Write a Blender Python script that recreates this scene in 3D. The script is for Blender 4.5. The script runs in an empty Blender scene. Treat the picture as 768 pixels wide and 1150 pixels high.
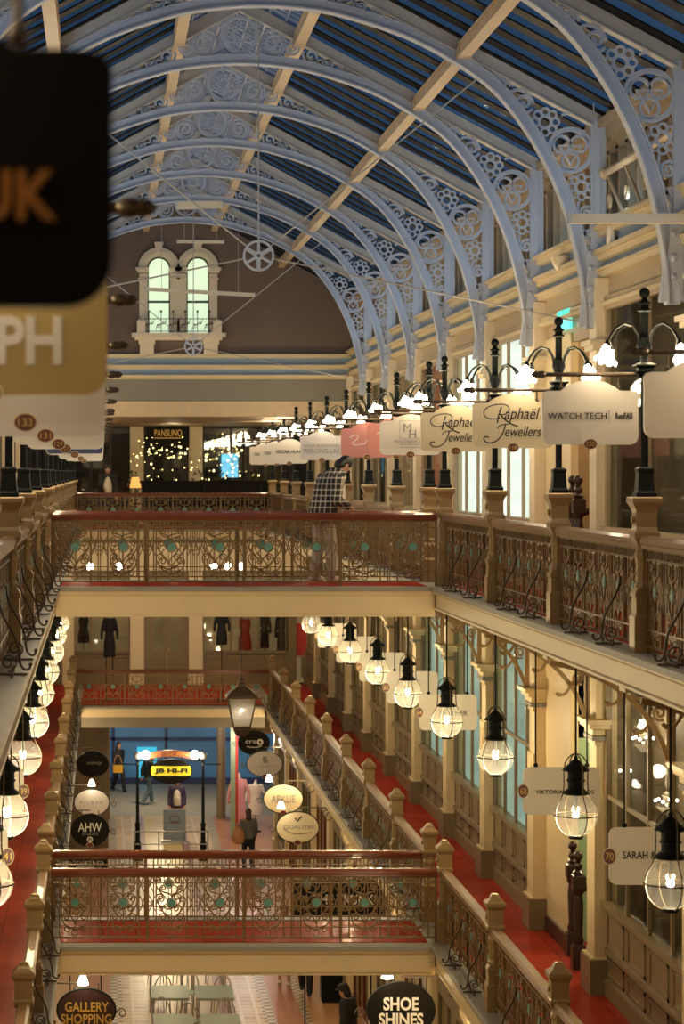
import bpy, math, random
from math import pi, sin, cos, sqrt, radians, atan2
from mathutils import Vector, Matrix
random.seed(11)
SC = bpy.context.scene
COL = SC.collection
ZE = 11.2                      # eye height above the arcade's ground floor
ZG, ZL, ZU = 0.0, 5.0, 9.7     # ground floor, lower gallery, upper gallery
XC = 1.87                      # centre line of the arcade
XP, XN, XW = 4.52, 4.30, 6.02  # right post line, slab nose, wall face
YB0, YB1 = 32.0, 33.5          # footbridge rails
POSTS = [20.2, 24.0, 27.9, 32.0, 33.5, 37.2, 41.1, 44.9, 48.8, 52.7, 56.5, 60.3, 64.4]
PLANES = [20.6, 24.8, 29.0, 33.1, 37.3, 41.4, 45.6, 49.8, 54.1]
YG = 58.5                      # gable wall
YE = 71.0                      # end shopfronts
def side(s, x): return XC + s * (x - XC)
def at(px, py, Y): return ((px - 115) * Y / 2720.0, ZE - (py - 531) * Y / 2720.0)

# ---------------------------------------------------------------- materials
def nodes(name):
    m = bpy.data.materials.new(name); m.use_nodes = True
    nt = m.node_tree; nt.nodes.clear()
    return m, nt, nt.nodes, nt.links
def mat(name, col, rough=.5, metal=0., var=.12, scale=5., bump=0., spec=.5, emit=0., coat=0.):
    m, nt, N, L = nodes(name)
    o = N.new('ShaderNodeOutputMaterial'); b = N.new('ShaderNodeBsdfPrincipled')
    tc = N.new('ShaderNodeTexCoord'); nz = N.new('ShaderNodeTexNoise'); nz.inputs['Scale'].default_value = scale
    nz.inputs['Detail'].default_value = 5
    mx = N.new('ShaderNodeMix'); mx.data_type = 'RGBA'
    mx.inputs[6].default_value = (*[c * (1 - var) for c in col], 1); mx.inputs[7].default_value = (*[min(1, c * (1 + var)) for c in col], 1)
    L.new(tc.outputs['Object'], nz.inputs['Vector']); L.new(nz.outputs['Fac'], mx.inputs[0]); L.new(mx.outputs[2], b.inputs['Base Color'])
    b.inputs['Roughness'].default_value = rough; b.inputs['Metallic'].default_value = metal
    b.inputs['Specular IOR Level'].default_value = spec; b.inputs['Coat Weight'].default_value = coat
    if emit:
        L.new(mx.outputs[2], b.inputs['Emission Color']); b.inputs['Emission Strength'].default_value = emit
        m.cycles.emission_sampling = 'NONE' if emit > 3 else 'AUTO'
    if bump:
        bp = N.new('ShaderNodeBump'); bp.inputs['Strength'].default_value = bump; bp.inputs['Distance'].default_value = .02
        L.new(nz.outputs['Fac'], bp.inputs['Height']); L.new(bp.outputs['Normal'], b.inputs['Normal'])
    L.new(b.outputs[0], o.inputs[0])
    return m
def glassmat(name, tint, refl=.12, rough=.03, haze=0., hazecol=(.8, .8, .75)):
    m, nt, N, L = nodes(name)
    o = N.new('ShaderNodeOutputMaterial'); t = N.new('ShaderNodeBsdfTransparent'); g = N.new('ShaderNodeBsdfGlossy')
    t.inputs[0].default_value = (*tint, 1); g.inputs['Roughness'].default_value = rough
    mx = N.new('ShaderNodeMixShader'); mx.inputs[0].default_value = refl
    L.new(t.outputs[0], mx.inputs[1]); L.new(g.outputs[0], mx.inputs[2]); last = mx
    if haze:
        tr = N.new('ShaderNodeBsdfTranslucent'); tr.inputs[0].default_value = (*hazecol, 1)
        m2 = N.new('ShaderNodeMixShader'); m2.inputs[0].default_value = haze
        L.new(mx.outputs[0], m2.inputs[1]); L.new(tr.outputs[0], m2.inputs[2]); last = m2
    L.new(last.outputs[0], o.inputs[0])
    return m
def stripemat(name, build):
    m, nt, N, L = nodes(name)
    o = N.new('ShaderNodeOutputMaterial'); b = N.new('ShaderNodeBsdfPrincipled'); L.new(b.outputs[0], o.inputs[0])
    build(N, L, b); return m
def math_(N, L, op, a, b=None):
    n = N.new('ShaderNodeMath'); n.operation = op
    for i, x in enumerate((a, b)):
        if x is None: continue
        if isinstance(x, (int, float)): n.inputs[i].default_value = x
        else: L.new(x, n.inputs[i])
    return n.outputs[0]
def mixc(N, L, fac, a, b):
    n = N.new('ShaderNodeMix'); n.data_type = 'RGBA'; L.new(fac, n.inputs[0])
    for i, x in ((6, a), (7, b)):
        if isinstance(x, tuple): n.inputs[i].default_value = (*x, 1)
        else: L.new(x, n.inputs[i])
    return n.outputs[2]

M = {}
M['cream'] = mat('cream_paint', (.66, .53, .31), .45, var=.06)
M['cream_light'] = mat('pale_cream_paint', (.74, .62, .42), .45, var=.05)
M['beige'] = mat('beige_paint', (.40, .30, .18), .55, var=.07)
M['taupe'] = mat('taupe_wall_paint', (.175, .12, .085), .8, var=.10, scale=1.2)
M['bluegrey'] = mat('blue_grey_paint', (.25, .33, .41), .6, var=.06)
M['greybeige'] = mat('grey_beige_paint', (.24, .21, .155), .6, var=.07)
M['truss'] = mat('grey_white_truss_paint', (.43, .46, .52), .5, var=.08)
M['trusswarm'] = mat('warm_grey_rafter_paint', (.47, .43, .37), .5, var=.08)
M['timber'] = mat('cream_timber', (.62, .46, .27), .55, var=.14)
M['olive'] = mat('olive_brown_paint', (.20, .145, .075), .4, var=.08)
M['iron'] = mat('bronze_painted_iron', (.20, .12, .045), .42, .35, var=.12, scale=9)
M['irondark'] = mat('dark_bronze_iron', (.075, .05, .03), .45, .4, var=.12)
M['post'] = mat('bronze_painted_post', (.31, .205, .09), .38, .2, var=.1, scale=7)
M['teal'] = mat('teal_enamel', (.10, .27, .22), .4, var=.1)
M['wood'] = mat('polished_mahogany', (.17, .045, .022), .18, var=.25, scale=14, coat=.5)
M['railwood'] = mat('brown_polished_rail', (.24, .13, .06), .34, var=.2, scale=10, coat=.12)
M['darkwood'] = mat('dark_stair_wood', (.035, .013, .009), .3, var=.2, scale=12)
M['black'] = mat('black_green_metal', (.004, .006, .005), .5, 0., var=.1, spec=.18)
M['stone'] = mat('grey_slate_edge', (.27, .25, .215), .5, var=.14, scale=7)
M['roofdark'] = mat('dark_roof_bars', (.013, .011, .010), .45, 0., var=.2, spec=.05, scale=9, bump=.2)
M['whitesign'] = mat('white_sign_board', (.80, .74, .62), .4, var=.02)
M['creamsign'] = mat('cream_sign_board', (.82, .70, .46), .4, var=.02)
M['greysign'] = mat('grey_white_sign_board', (.66, .62, .58), .4, var=.02)
M['pinksign'] = mat('dusty_pink_sign_board', (.62, .24, .20), .45, var=.03)
M['darksign'] = mat('black_sign_board', (.008, .0065, .004), .55, var=.05, spec=.15)
M['goldsign'] = mat('gold_sign_board', (.46, .33, .11), .4, .15, var=.05)
M['bluesign'] = mat('navy_sign_band', (.03, .05, .16), .4, var=.03)
M['ink'] = mat('dark_ink', (.025, .018, .014), .5, var=.05)
M['greyink'] = mat('grey_ink', (.30, .28, .27), .5, var=.05)
M['whiteink'] = mat('white_ink', (.85, .82, .76), .5, var=.02)
M['orangeink'] = mat('orange_ink', (.50, .19, .04), .5, var=.05)
M['goldink'] = mat('gold_ink', (.60, .38, .08), .35, .3, var=.05)
M['redenamel'] = mat('dark_red_enamel', (.14, .022, .015), .4, var=.05)
M['yellow'] = mat('yellow_strip', (.80, .62, .03), .45, var=.03, emit=.06)
M['banner'] = mat('red_brown_banner', (.22, .06, .03), .4, var=.08)
M['plum'] = mat('dark_plum_board', (.035, .014, .012), .3, var=.06)
M['wire'] = mat('bronze_wire', (.09, .065, .04), .4, .5, var=.05)
M['steel'] = mat('pale_steel', (.45, .45, .44), .35, .6, var=.05)
M['rod'] = mat('painted_tie_rod', (.42, .38, .33), .45, .2, var=.05)
M['shade'] = mat('glowing_tulip_glass', (1., .86, .66), .4, var=.02, emit=4)
M['bulb'] = mat('glowing_bulb', (1., .88, .68), .4, var=.0, emit=30)
M['fairy'] = mat('fairy_light_bulb', (1., .72, .22), .4, var=.1, emit=1.6)
M['globelamp'] = mat('glowing_globe', (1., .93, .80), .4, var=.0, emit=4)
M['globe'] = glassmat('clear_globe_glass', (.93, .92, .86), .07, .05, .012, (.92, .95, .93))
M['glass'] = glassmat('shop_window_glass', (.86, .88, .85), .10, .02)
M['frost'] = glassmat('frosted_lamp_glass', (.55, .52, .46), .08, .1, .45, (.75, .70, .60))
M['roofglass'] = glassmat('roof_glass', (.80, .88, .95), .015, .05)
M['tableglass'] = mat('green_table_glass', (.36, .46, .40), .12, var=.08, spec=.6)
M['windowlit'] = mat('lit_window_pane', (.72, .90, .62), .5, var=.10, scale=1.2, emit=.19)
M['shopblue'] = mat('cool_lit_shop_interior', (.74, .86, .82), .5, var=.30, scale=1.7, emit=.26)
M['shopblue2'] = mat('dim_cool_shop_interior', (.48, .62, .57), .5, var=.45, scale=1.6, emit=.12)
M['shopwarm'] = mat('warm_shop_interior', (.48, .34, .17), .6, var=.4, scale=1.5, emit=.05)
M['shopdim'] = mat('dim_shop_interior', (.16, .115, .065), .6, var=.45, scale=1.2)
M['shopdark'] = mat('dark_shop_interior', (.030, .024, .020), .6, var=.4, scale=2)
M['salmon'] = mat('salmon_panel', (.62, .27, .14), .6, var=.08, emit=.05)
M['greenwall'] = mat('pale_green_wall', (.30, .42, .27), .7, var=.06)
M['exitgreen'] = mat('green_glow_panel', (.10, .75, .55), .5, var=.6, scale=9, emit=.35)
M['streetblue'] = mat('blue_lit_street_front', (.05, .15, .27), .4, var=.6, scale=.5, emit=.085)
M['cyan'] = mat('cyan_lit_panel', (.04, .42, .62), .4, var=.2, emit=.25)
M['pave'] = mat('grey_pavement', (.32, .29, .24), .6, var=.12)
M['screen'] = mat('blue_screen', (.10, .38, .60), .4, var=.7, scale=4, emit=.35)
M['leaf'] = mat('dark_leaves', (.035, .05, .018), .6, var=.4)
M['skin'] = mat('skin', (.52, .30, .20), .5, var=.05)
M['hair'] = mat('black_hair', (.012, .010, .010), .45, var=.2, scale=30)
M['hairbrown'] = mat('brown_hair', (.07, .035, .02), .45, var=.2, scale=30)
M['jean'] = mat('grey_washed_denim', (.44, .38, .29), .8, var=.15, scale=18)
M['whitecloth'] = mat('white_cotton', (.68, .62, .52), .8, var=.04)
M['blackcloth'] = mat('black_cloth', (.014, .014, .017), .7, var=.15)
M['purplecloth'] = mat('purple_cloth', (.05, .035, .09), .7, var=.1)
M['greycloth'] = mat('grey_cloth', (.16, .17, .17), .8, var=.1)
M['bluecloth'] = mat('dusty_blue_cloth', (.12, .19, .22), .8, var=.12)
M['pinkcloth'] = mat('pink_floral_cloth', (.75, .36, .36), .8, var=.3, scale=16)
M['redcloth'] = mat('red_cloth', (.52, .045, .03), .6, var=.12)
M['tan'] = mat('tan_leather', (.55, .26, .13), .5, var=.1)
M['mustard'] = mat('mustard_bag', (.70, .36, .03), .5, var=.1, emit=.03)

def _plaid(N, L, b):
    tc = N.new('ShaderNodeTexCoord'); sp = N.new('ShaderNodeSeparateXYZ'); L.new(tc.outputs['Object'], sp.inputs[0])
    u = math_(N, L, 'ADD', math_(N, L, 'MULTIPLY', sp.outputs[0], 11.5), math_(N, L, 'MULTIPLY', sp.outputs[1], 8.))
    u = math_(N, L, 'ADD', u, 50.); v = math_(N, L, 'ADD', math_(N, L, 'MULTIPLY', sp.outputs[2], 12.5), .3)
    fu = math_(N, L, 'LESS_THAN', math_(N, L, 'FRACT', u), .26); fv = math_(N, L, 'LESS_THAN', math_(N, L, 'FRACT', v), .26)
    f = math_(N, L, 'MULTIPLY', math_(N, L, 'ADD', fu, fv), .5)
    L.new(mixc(N, L, f, (.018, .015, .014), (.66, .59, .47)), b.inputs['Base Color']); b.inputs['Roughness'].default_value = .85
M['plaid'] = stripemat('black_and_cream_plaid', _plaid)
def _redfloor(N, L, b):
    tc = N.new('ShaderNodeTexCoord'); br = N.new('ShaderNodeTexBrick'); br.offset = 0; br.inputs['Scale'].default_value = 1
    br.inputs['Brick Width'].default_value = .45; br.inputs['Row Height'].default_value = .45; br.inputs['Mortar Size'].default_value = .006
    br.inputs[1].default_value = (.36, .042, .021, 1); br.inputs[2].default_value = (.28, .034, .018, 1); br.inputs[3].default_value = (.14, .02, .012, 1)
    L.new(tc.outputs['Object'], br.inputs[0]); L.new(br.outputs[0], b.inputs['Base Color'])
    b.inputs['Roughness'].default_value = .8; b.inputs['Specular IOR Level'].default_value = .0
    out = [n for n in N if n.type == 'OUTPUT_MATERIAL'][0]; gl = N.new('ShaderNodeBsdfGlossy'); gl.inputs['Roughness'].default_value = .16; ms = N.new('ShaderNodeMixShader'); ms.inputs[0].default_value = .075
    L.new(b.outputs[0], ms.inputs[1]); L.new(gl.outputs[0], ms.inputs[2]); L.new(ms.outputs[0], out.inputs[0])
    nz = N.new('ShaderNodeTexNoise'); nz.inputs['Scale'].default_value = 3; bp = N.new('ShaderNodeBump'); bp.inputs['Strength'].default_value = .08
    L.new(tc.outputs['Object'], nz.inputs['Vector']); L.new(nz.outputs[0], bp.inputs['Height']); L.new(bp.outputs[0], b.inputs['Normal'])
M['redfloor'] = stripemat('polished_red_tile', _redfloor)
def _tile(N, L, b):
    tc = N.new('ShaderNodeTexCoord'); sp = N.new('ShaderNodeSeparateXYZ'); L.new(tc.outputs['Object'], sp.inputs[0])
    br = N.new('ShaderNodeTexBrick'); br.offset = 0; br.inputs['Scale'].default_value = 1
    br.inputs['Brick Width'].default_value = .32; br.inputs['Row Height'].default_value = .32; br.inputs['Mortar Size'].default_value = .035
    br.inputs[1].default_value = (.62, .45, .24, 1); br.inputs[2].default_value = (.42, .25, .12, 1); br.inputs[3].default_value = (.66, .55, .36, 1)
    L.new(tc.outputs['Object'], br.inputs[0])
    ck = N.new('ShaderNodeTexChecker'); ck.inputs['Scale'].default_value = 6.2; ck.inputs[1].default_value = (.62, .50, .30, 1); ck.inputs[2].default_value = (.16, .12, .09, 1)
    L.new(tc.outputs['Object'], ck.inputs[0])
    d = math_(N, L, 'ABSOLUTE', math_(N, L, 'SUBTRACT', sp.outputs[0], XC))
    def band(lo, hi): return math_(N, L, 'MULTIPLY', math_(N, L, 'GREATER_THAN', d, lo), math_(N, L, 'LESS_THAN', d, hi))
    col = mixc(N, L, band(0, .55), br.outputs[0], (.58, .42, .16))
    col = mixc(N, L, band(.55, .75), col, (.33, .15, .11))
    col = mixc(N, L, band(1.45, 1.7), col, ck.outputs[0])
    col = mixc(N, L, band(1.7, 2.25), col, (.46, .19, .09))
    col = mixc(N, L, band(2.25, 2.42), col, ck.outputs[0])
    col = mixc(N, L, band(2.42, 4.0), col, (.52, .28, .13))
    L.new(col, b.inputs['Base Color']); b.inputs['Roughness'].default_value = .3
M['tile'] = stripemat('patterned_floor_tile', _tile)

# ---------------------------------------------------------------- mesh builder
class MB:
    def __init__(s): s.v = []; s.f = []
    def add(s, vs, fs):
        b = len(s.v); s.v += [tuple(v) for v in vs]; s.f += [tuple(b + i for i in f) for f in fs]; return s
    def box(s, x0, x1, y0, y1, z0, z1):
        x0, x1 = min(x0, x1), max(x0, x1); y0, y1 = min(y0, y1), max(y0, y1); z0, z1 = min(z0, z1), max(z0, z1)
        return s.add([(x0, y0, z0), (x1, y0, z0), (x1, y1, z0), (x0, y1, z0), (x0, y0, z1), (x1, y0, z1), (x1, y1, z1), (x0, y1, z1)],
                     [(0, 3, 2, 1), (4, 5, 6, 7), (0, 1, 5, 4), (1, 2, 6, 5), (2, 3, 7, 6), (3, 0, 4, 7)])
    def lathe(s, prof, c=(0, 0, 0), n=14, rot=0., sx=1., sy=1.):
        vs = []; fs = []
        for r, z in prof:
            for k in range(n):
                a = rot + 2 * pi * k / n; vs.append((c[0] + r * cos(a) * sx, c[1] + r * sin(a) * sy, c[2] + z))
        for i in range(len(prof) - 1):
            for k in range(n):
                k2 = (k + 1) % n; fs.append((i * n + k, i * n + k2, (i + 1) * n + k2, (i + 1) * n + k))
        fs.append(tuple(range(n - 1, -1, -1))); fs.append(tuple((len(prof) - 1) * n + k for k in range(n)))
        return s.add(vs, fs)
    def sq(s, prof, c=(0, 0, 0)): return s.lathe([(r * sqrt(2), z) for r, z in prof], c, 4, pi / 4)
    def ball(s, c, r, n=12, sz=1., sx=1., sy=1.):
        m = max(6, n // 2 + 2)
        return s.lathe([(max(1e-4, r * sin(pi * i / m)), -r * sz * cos(pi * i / m)) for i in range(m + 1)], c, n, 0, sx, sy)
    def tube(s, pts, r, n=8, closed=False):
        pts = [Vector(p) for p in pts]; rr = r if isinstance(r, (list, tuple)) else [r] * len(pts)
        m = len(pts); vs = []; fs = []; nrm = None
        for i, p in enumerate(pts):
            a = pts[(i - 1) % m] if (closed or i > 0) else p; b = pts[(i + 1) % m] if (closed or i < m - 1) else p
            t = (b - a).normalized()
            if nrm is None:
                up = Vector((0, 0, 1)) if abs(t.z) < .9 else Vector((1, 0, 0)); nrm = t.cross(up).normalized()
            nrm = (nrm - t * nrm.dot(t)).normalized(); bi = t.cross(nrm)
            for k in range(n):
                q = 2 * pi * k / n; vs.append(p + (nrm * cos(q) + bi * sin(q)) * rr[i])
        for i in range(m if closed else m - 1):
            j = (i + 1) % m
            for k in range(n): k2 = (k + 1) % n; fs.append((i * n + k, i * n + k2, j * n + k2, j * n + k))
        if not closed: fs.append(tuple(range(n - 1, -1, -1))); fs.append(tuple((m - 1) * n + k for k in range(n)))
        return s.add(vs, fs)
    def stroke(s, pts, w, d, closed=False, fn=None, off=0.):
        """flat bar following a 2-D line: width w in the plane, depth d across it"""
        fn = fn or (lambda u, v, t: (u, t, v)); m = len(pts); vs = []; fs = []
        for i in range(m):
            a = pts[(i - 1) % m] if (closed or i > 0) else pts[i]; b = pts[(i + 1) % m] if (closed or i < m - 1) else pts[i]
            dx, dy = b[0] - a[0], b[1] - a[1]; l = sqrt(dx * dx + dy * dy) or 1; nx, ny = -dy / l * w / 2, dx / l * w / 2
            u, v = pts[i]
            vs += [fn(u + nx, v + ny, off - d / 2), fn(u - nx, v - ny, off - d / 2), fn(u - nx, v - ny, off + d / 2), fn(u + nx, v + ny, off + d / 2)]
        for i in range(m if closed else m - 1):
            j = (i + 1) % m
            for k in range(4): k2 = (k + 1) % 4; fs.append((i * 4 + k, i * 4 + k2, j * 4 + k2, j * 4 + k))
        if not closed: fs.append((3, 2, 1, 0)); b = (m - 1) * 4; fs.append((b, b + 1, b + 2, b + 3))
        return s.add(vs, fs)
    def prism(s, poly, h0, h1, fn=None):
        fn = fn or (lambda u, v, t: (u, t, v)); n = len(poly)
        vs = [fn(u, v, h0) for u, v in poly] + [fn(u, v, h1) for u, v in poly]
        fs = [tuple(range(n)), tuple(range(2 * n - 1, n - 1, -1))] + [(i, n + i, n + (i + 1) % n, (i + 1) % n) for i in range(n)]
        return s.add(vs, fs)
    def mesh(s, name, smooth=30):
        me = bpy.data.meshes.new(name); me.from_pydata(s.v, [], s.f)
        import bmesh
        bm = bmesh.new(); bm.from_mesh(me); bmesh.ops.recalc_face_normals(bm, faces=bm.faces); bm.to_mesh(me); bm.free()
        if smooth:
            me.shade_smooth(); me.set_sharp_from_angle(angle=radians(smooth))
        return me
    def obj(s, name, m, parent=None, smooth=35, loc=None):
        return link(name, s.mesh(name, smooth), m, parent, loc)
def link(name, me, m, parent=None, loc=None):
    if not me.materials: me.materials.append(m)
    o = bpy.data.objects.new(name, me); COL.objects.link(o)
    if parent: o.parent = parent
    if loc: o.location = loc
    return o
def thing(name, label, cat, loc=(0, 0, 0), rz=0., group=None):
    o = bpy.data.objects.new(name, None); COL.objects.link(o); o.empty_display_size = .1
    o.location = loc; o.rotation_euler = (0, 0, rz); return tag(o, label, cat, group)
def tag(o, label, cat, group=None, kind=None):
    o['label'] = label; o['category'] = cat
    if group: o['group'] = group
    if kind: o['kind'] = kind
    return o
def struct(o, label=None):
    o['kind'] = 'structure'
    if label: o['label'] = label; o['category'] = 'building part'
    return o
def dup(root, loc, rz=None, label=None, group=None, skip=()):
    def cp(o, par):
        c = o.copy(); COL.objects.link(c)
        if par: c.parent = par
        for ch in [x for x in bpy.data.objects if x.parent == o]:
            if ch.name.split('.')[0] not in skip: cp(ch, c)
        return c
    kids = KIDS.get(root.name)
    r = root.copy(); COL.objects.link(r); r.location = loc
    if rz is not None: r.rotation_euler = (0, 0, rz)
    def rec(o, par):
        for ch in o.children:
            if ch.name.split('.')[0] in skip: continue
            c = ch.copy(); COL.objects.link(c); c.parent = par; rec(ch, c)
    rec(root, r)
    if label: r['label'] = label
    if group: r['group'] = group
    return r
KIDS = {}
def bez(p0, p1, p2, p3, n=10):
    o = []
    for i in range(n + 1):
        t = i / n; a = (1 - t) ** 3; b = 3 * t * (1 - t) ** 2; c = 3 * t * t * (1 - t); d = t ** 3
        o.append(tuple(a * p0[k] + b * p1[k] + c * p2[k] + d * p3[k] for k in range(len(p0))))
    return o
def spiral(cx, cy, r0, r1, a0, turns, n=18):
    return [(cx + (r0 + (r1 - r0) * i / n) * cos(a0 + 2 * pi * turns * i / n), cy + (r0 + (r1 - r0) * i / n) * sin(a0 + 2 * pi * turns * i / n)) for i in range(n + 1)]
def circ(cx, cy, r, n=22, ry=None): return [(cx + r * cos(2 * pi * i / n), cy + (ry or r) * sin(2 * pi * i / n)) for i in range(n)]
def mirx(pts, c=0.): return [(2 * c - x, y) for x, y in pts]
def textmesh(body, w=None, h=None, depth=.006, shear=0., bold=0., lines=1., space=1.):
    cu = bpy.data.curves.new('lettering', 'FONT'); cu.body = body; cu.align_x = 'CENTER'; cu.align_y = 'CENTER'
    cu.size = 1; cu.shear = shear; cu.offset = bold; cu.space_line = lines; cu.space_character = space; cu.resolution_u = 3; cu.extrude = .02
    ob = bpy.data.objects.new('lettering', cu); COL.objects.link(ob)
    dg = bpy.context.evaluated_depsgraph_get(); dg.update(); me = bpy.data.meshes.new_from_object(ob.evaluated_get(dg))
    bpy.data.objects.remove(ob); bpy.data.curves.remove(cu)
    xs = [v.co.x for v in me.vertices]; ys = [v.co.y for v in me.vertices]
    bw, bh = max(xs) - min(xs), max(ys) - min(ys); cx, cy = (max(xs) + min(xs)) / 2, (max(ys) + min(ys)) / 2
    sx = w / bw if w else h / bh; sy = h / bh if h else sx
    for v in me.vertices:
        x, y, z = v.co; v.co = ((x - cx) * sx, -depth if z > 0 else 0, (y - cy) * sy)
    me.materials.clear(); return me
def text(body, loc, parent, m, w=None, h=None, **k): return link('lettering', textmesh(body, w, h, **k), m, parent, loc)
ORD = ['first', 'second', 'third', 'fourth', 'fifth', 'sixth', 'seventh', 'eighth', 'ninth', 'tenth', 'eleventh', 'twelfth', 'thirteenth']
def where(Y, noun):
    """names a place along a gallery by counting from the near footbridge"""
    ys = POSTS
    if Y <= 32.01: return ORD[int(round((32.0 - Y) / 3.9))] + ' ' + noun + ' before the footbridge'
    return ORD[ys.index(Y) - 4] + ' ' + noun + ' beyond the footbridge'
LIGHTS = []
def lamp(loc, watts, col=(1., .78, .45), r=.08):
    d = bpy.data.lights.new('lamp_light', 'POINT'); d.energy = watts; d.color = col; d.shadow_soft_size = r
    o = bpy.data.objects.new('lamp_light', d); COL.objects.link(o); o.location = loc; return o
PL_ = [20.6, 24.2, 29.0, 33.1, 37.3, 41.4, 45.6, 49.8, 54.1]
# ---------------------------------------------------------------- galleries, bridges, floors
Y0 = 12.0
def gallery(s, zf, lvl):
    sd = 'right' if s > 0 else 'left'
    X = lambda x: side(s, x)
    m = MB(); m.box(X(4.60), X(XW + .5), Y0, YE, zf - .28, zf); struct(m.obj('floor_%s_%s' % (lvl, sd), M['redfloor'], smooth=0))
    m = MB(); m.box(X(XN), X(4.60), Y0, YE, zf - .05, zf + .004); struct(m.obj('trim_stone_edge_%s_%s' % (lvl, sd), M['stone'], smooth=0))
    prof = [(4.325, -.05), (4.325, -.075), (4.35, -.095), (4.365, -.10), (4.365, -.255), (4.34, -.265), (4.34, -.29), (4.60, -.29), (4.60, -.05)]
    m = MB(); m.prism([(X(a), zf + b) for a, b in prof], Y0, YE); struct(m.obj('trim_fascia_%s_%s' % (lvl, sd), M['cream'], smooth=0))
    m = MB(); m.box(X(4.60), X(XW + .5), Y0, YE, zf - .33, zf - .28)
    for y in PL_ + [58.3, 62.5, 66.7]: m.box(X(4.42), X(XW), y - .12, y + .12, zf - .36, zf - .29)
    struct(m.obj('ceiling_soffit_%s_%s' % (lvl, sd), M['cream'], smooth=0))
for s in (1, -1):
    gallery(s, ZU, 'upper'); gallery(s, ZL, 'lower')
def bridge(zf, ya, yb, lvl):
    m = MB(); m.box(side(-1, XN), XN, ya, yb, zf - .30, zf); struct(m.obj('floor_bridge_' + lvl, M['redfloor'], smooth=0))
    m = MB(); m.box(side(-1, XN) + .0, XN, ya - .36, ya - .08, zf - .05, zf + .004); m.box(side(-1, XN), XN, yb + .08, yb + .36, zf - .05, zf + .004)
    struct(m.obj('trim_stone_edge_bridge_' + lvl, M['stone'], smooth=0))
    prof = [(-.335, -.05), (-.335, -.08), (-.30, -.11), (-.29, -.12), (-.29, -.34), (-.27, -.35), (-.27, -.385), (-.08, -.385), (-.08, -.05)]
    m = MB()
    fn = lambda u, v, t: (t, u, v)
    m.prism([(ya + a, zf + b) for a, b in prof], side(-1, XN) - .05, XN + .05, fn)
    m.prism([(yb - a, zf + b) for a, b in prof], side(-1, XN) - .05, XN + .05, fn)
    struct(m.obj('trim_fascia_bridge_' + lvl, M['cream'], smooth=0))
    m = MB(); m.box(side(-1, XN), XN, ya - .1, yb + .1, zf - .37, zf - .30); struct(m.obj('ceiling_bridge_soffit_' + lvl, M['beige'], smooth=0))
for zf, l in ((ZU, 'upper'), (ZL, 'lower')):
    bridge(zf, YB0, YB1, l)
    # the far end: the gallery runs round the end of the void
    m = MB(); m.box(side(-1, XN), XN, 64.4, YE, zf - .30, zf); struct(m.obj('floor_end_' + l, M['redfloor'], smooth=0))
    m = MB(); m.box(side(-1, XN), XN, 64.06, 64.45, zf - .05, zf + .004); struct(m.obj('trim_stone_edge_end_' + l, M['stone'], smooth=0))
    m = MB(); m.box(side(-1, XN), XN, 64.12, 64.4, zf - .27, zf - .05); m.box(side(-1, XN), XN, 64.08, 64.2, zf - .12, zf - .05)
    struct(m.obj('trim_fascia_end_' + l, M['cream'], smooth=0))
    b_ = .36 if l == 'upper' else .56
    m = MB(); m.box(side(-1, XN), XN, 64.4, YE, zf - b_, zf - .30); m.box(side(-1, XN), XN, 64.22, 64.6, zf - b_, zf - .27)
    struct(m.obj('ceiling_end_soffit_' + l, M['greybeige'], smooth=0))
    if l == 'upper':
        m = MB(); m.box(-4.5, 8.5, YE - .06, YE + .2, zf - 1.36, zf - .30); m.box(-4.5, 8.5, YE - .12, YE, zf - 1.36, zf - 1.28); struct(m.obj('wall_end_header', M['cream_light'], smooth=0))
m = MB(); m.box(-6, 10, 8, 79.0, -.2, 0); struct(m.obj('floor_ground', M['tile'], smooth=0))
m = MB(); m.box(-9, 13, 79.0, 90, -.2, -.01); struct(m.obj('floor_street_pavement', M['pave'], smooth=0))

# ---------------------------------------------------------------- pilasters and shopfront bays
def pilaster(s, y, zf, top, lvl):
    X = lambda x: side(s, x); w = .20; m = MB()
    m.box(X(XW + .1), X(5.87), y - w, y + w, zf, top)
    base = [(.05, .0, .40), (.075, .40, .44), (.03, .44, .50)]
    for e, a, b in base: m.box(X(XW), X(5.87 - e), y - w - e, y + w + e, zf + a, zf + b)
    if lvl == 'lower':
        m.box(X(XW), X(5.845), y - w - .025, y + w + .025, zf + .50, zf + 2.38)     # thicker lower shaft
        m.box(X(XW), X(5.83), y - w + .07, y + w - .07, zf + 2.02, zf + 2.28)
        zc = zf + 3.02
        for e, a, b in ((.02, -.06, 0.), (.05, .06, .14), (.10, .14, .20), (.15, .20, .25)): m.box(X(XW), X(5.87 - e), y - w - e, y + w + e, zc + a, zc + b)
    else:
        zc = zf + 2.9
        for e, a, b in ((.02, -.3, -.26), (.05, .06, .12), (.09, .12, .18)): m.box(X(XW), X(5.87 - e), y - w - e, y + w + e, zc + a, zc + b)
    o = m.obj('pilaster', M['cream_light'] if lvl == 'upper' else M['cream'], smooth=0); struct(o)
    if lvl == 'lower':
        r = MB(); r.box(X(XW), X(5.81), y - w - .06, y + w + .06, zc + .0, zc + .05); r.obj('neck_band', M['stone'], o, 0)
        b = MB(); b.box(X(XW), X(5.78), y - w - .09, y + w + .09, zf, zf + .42); b.obj('plinth_block', M['olive'], o, 0)
    return o
WN = [0]
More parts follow.
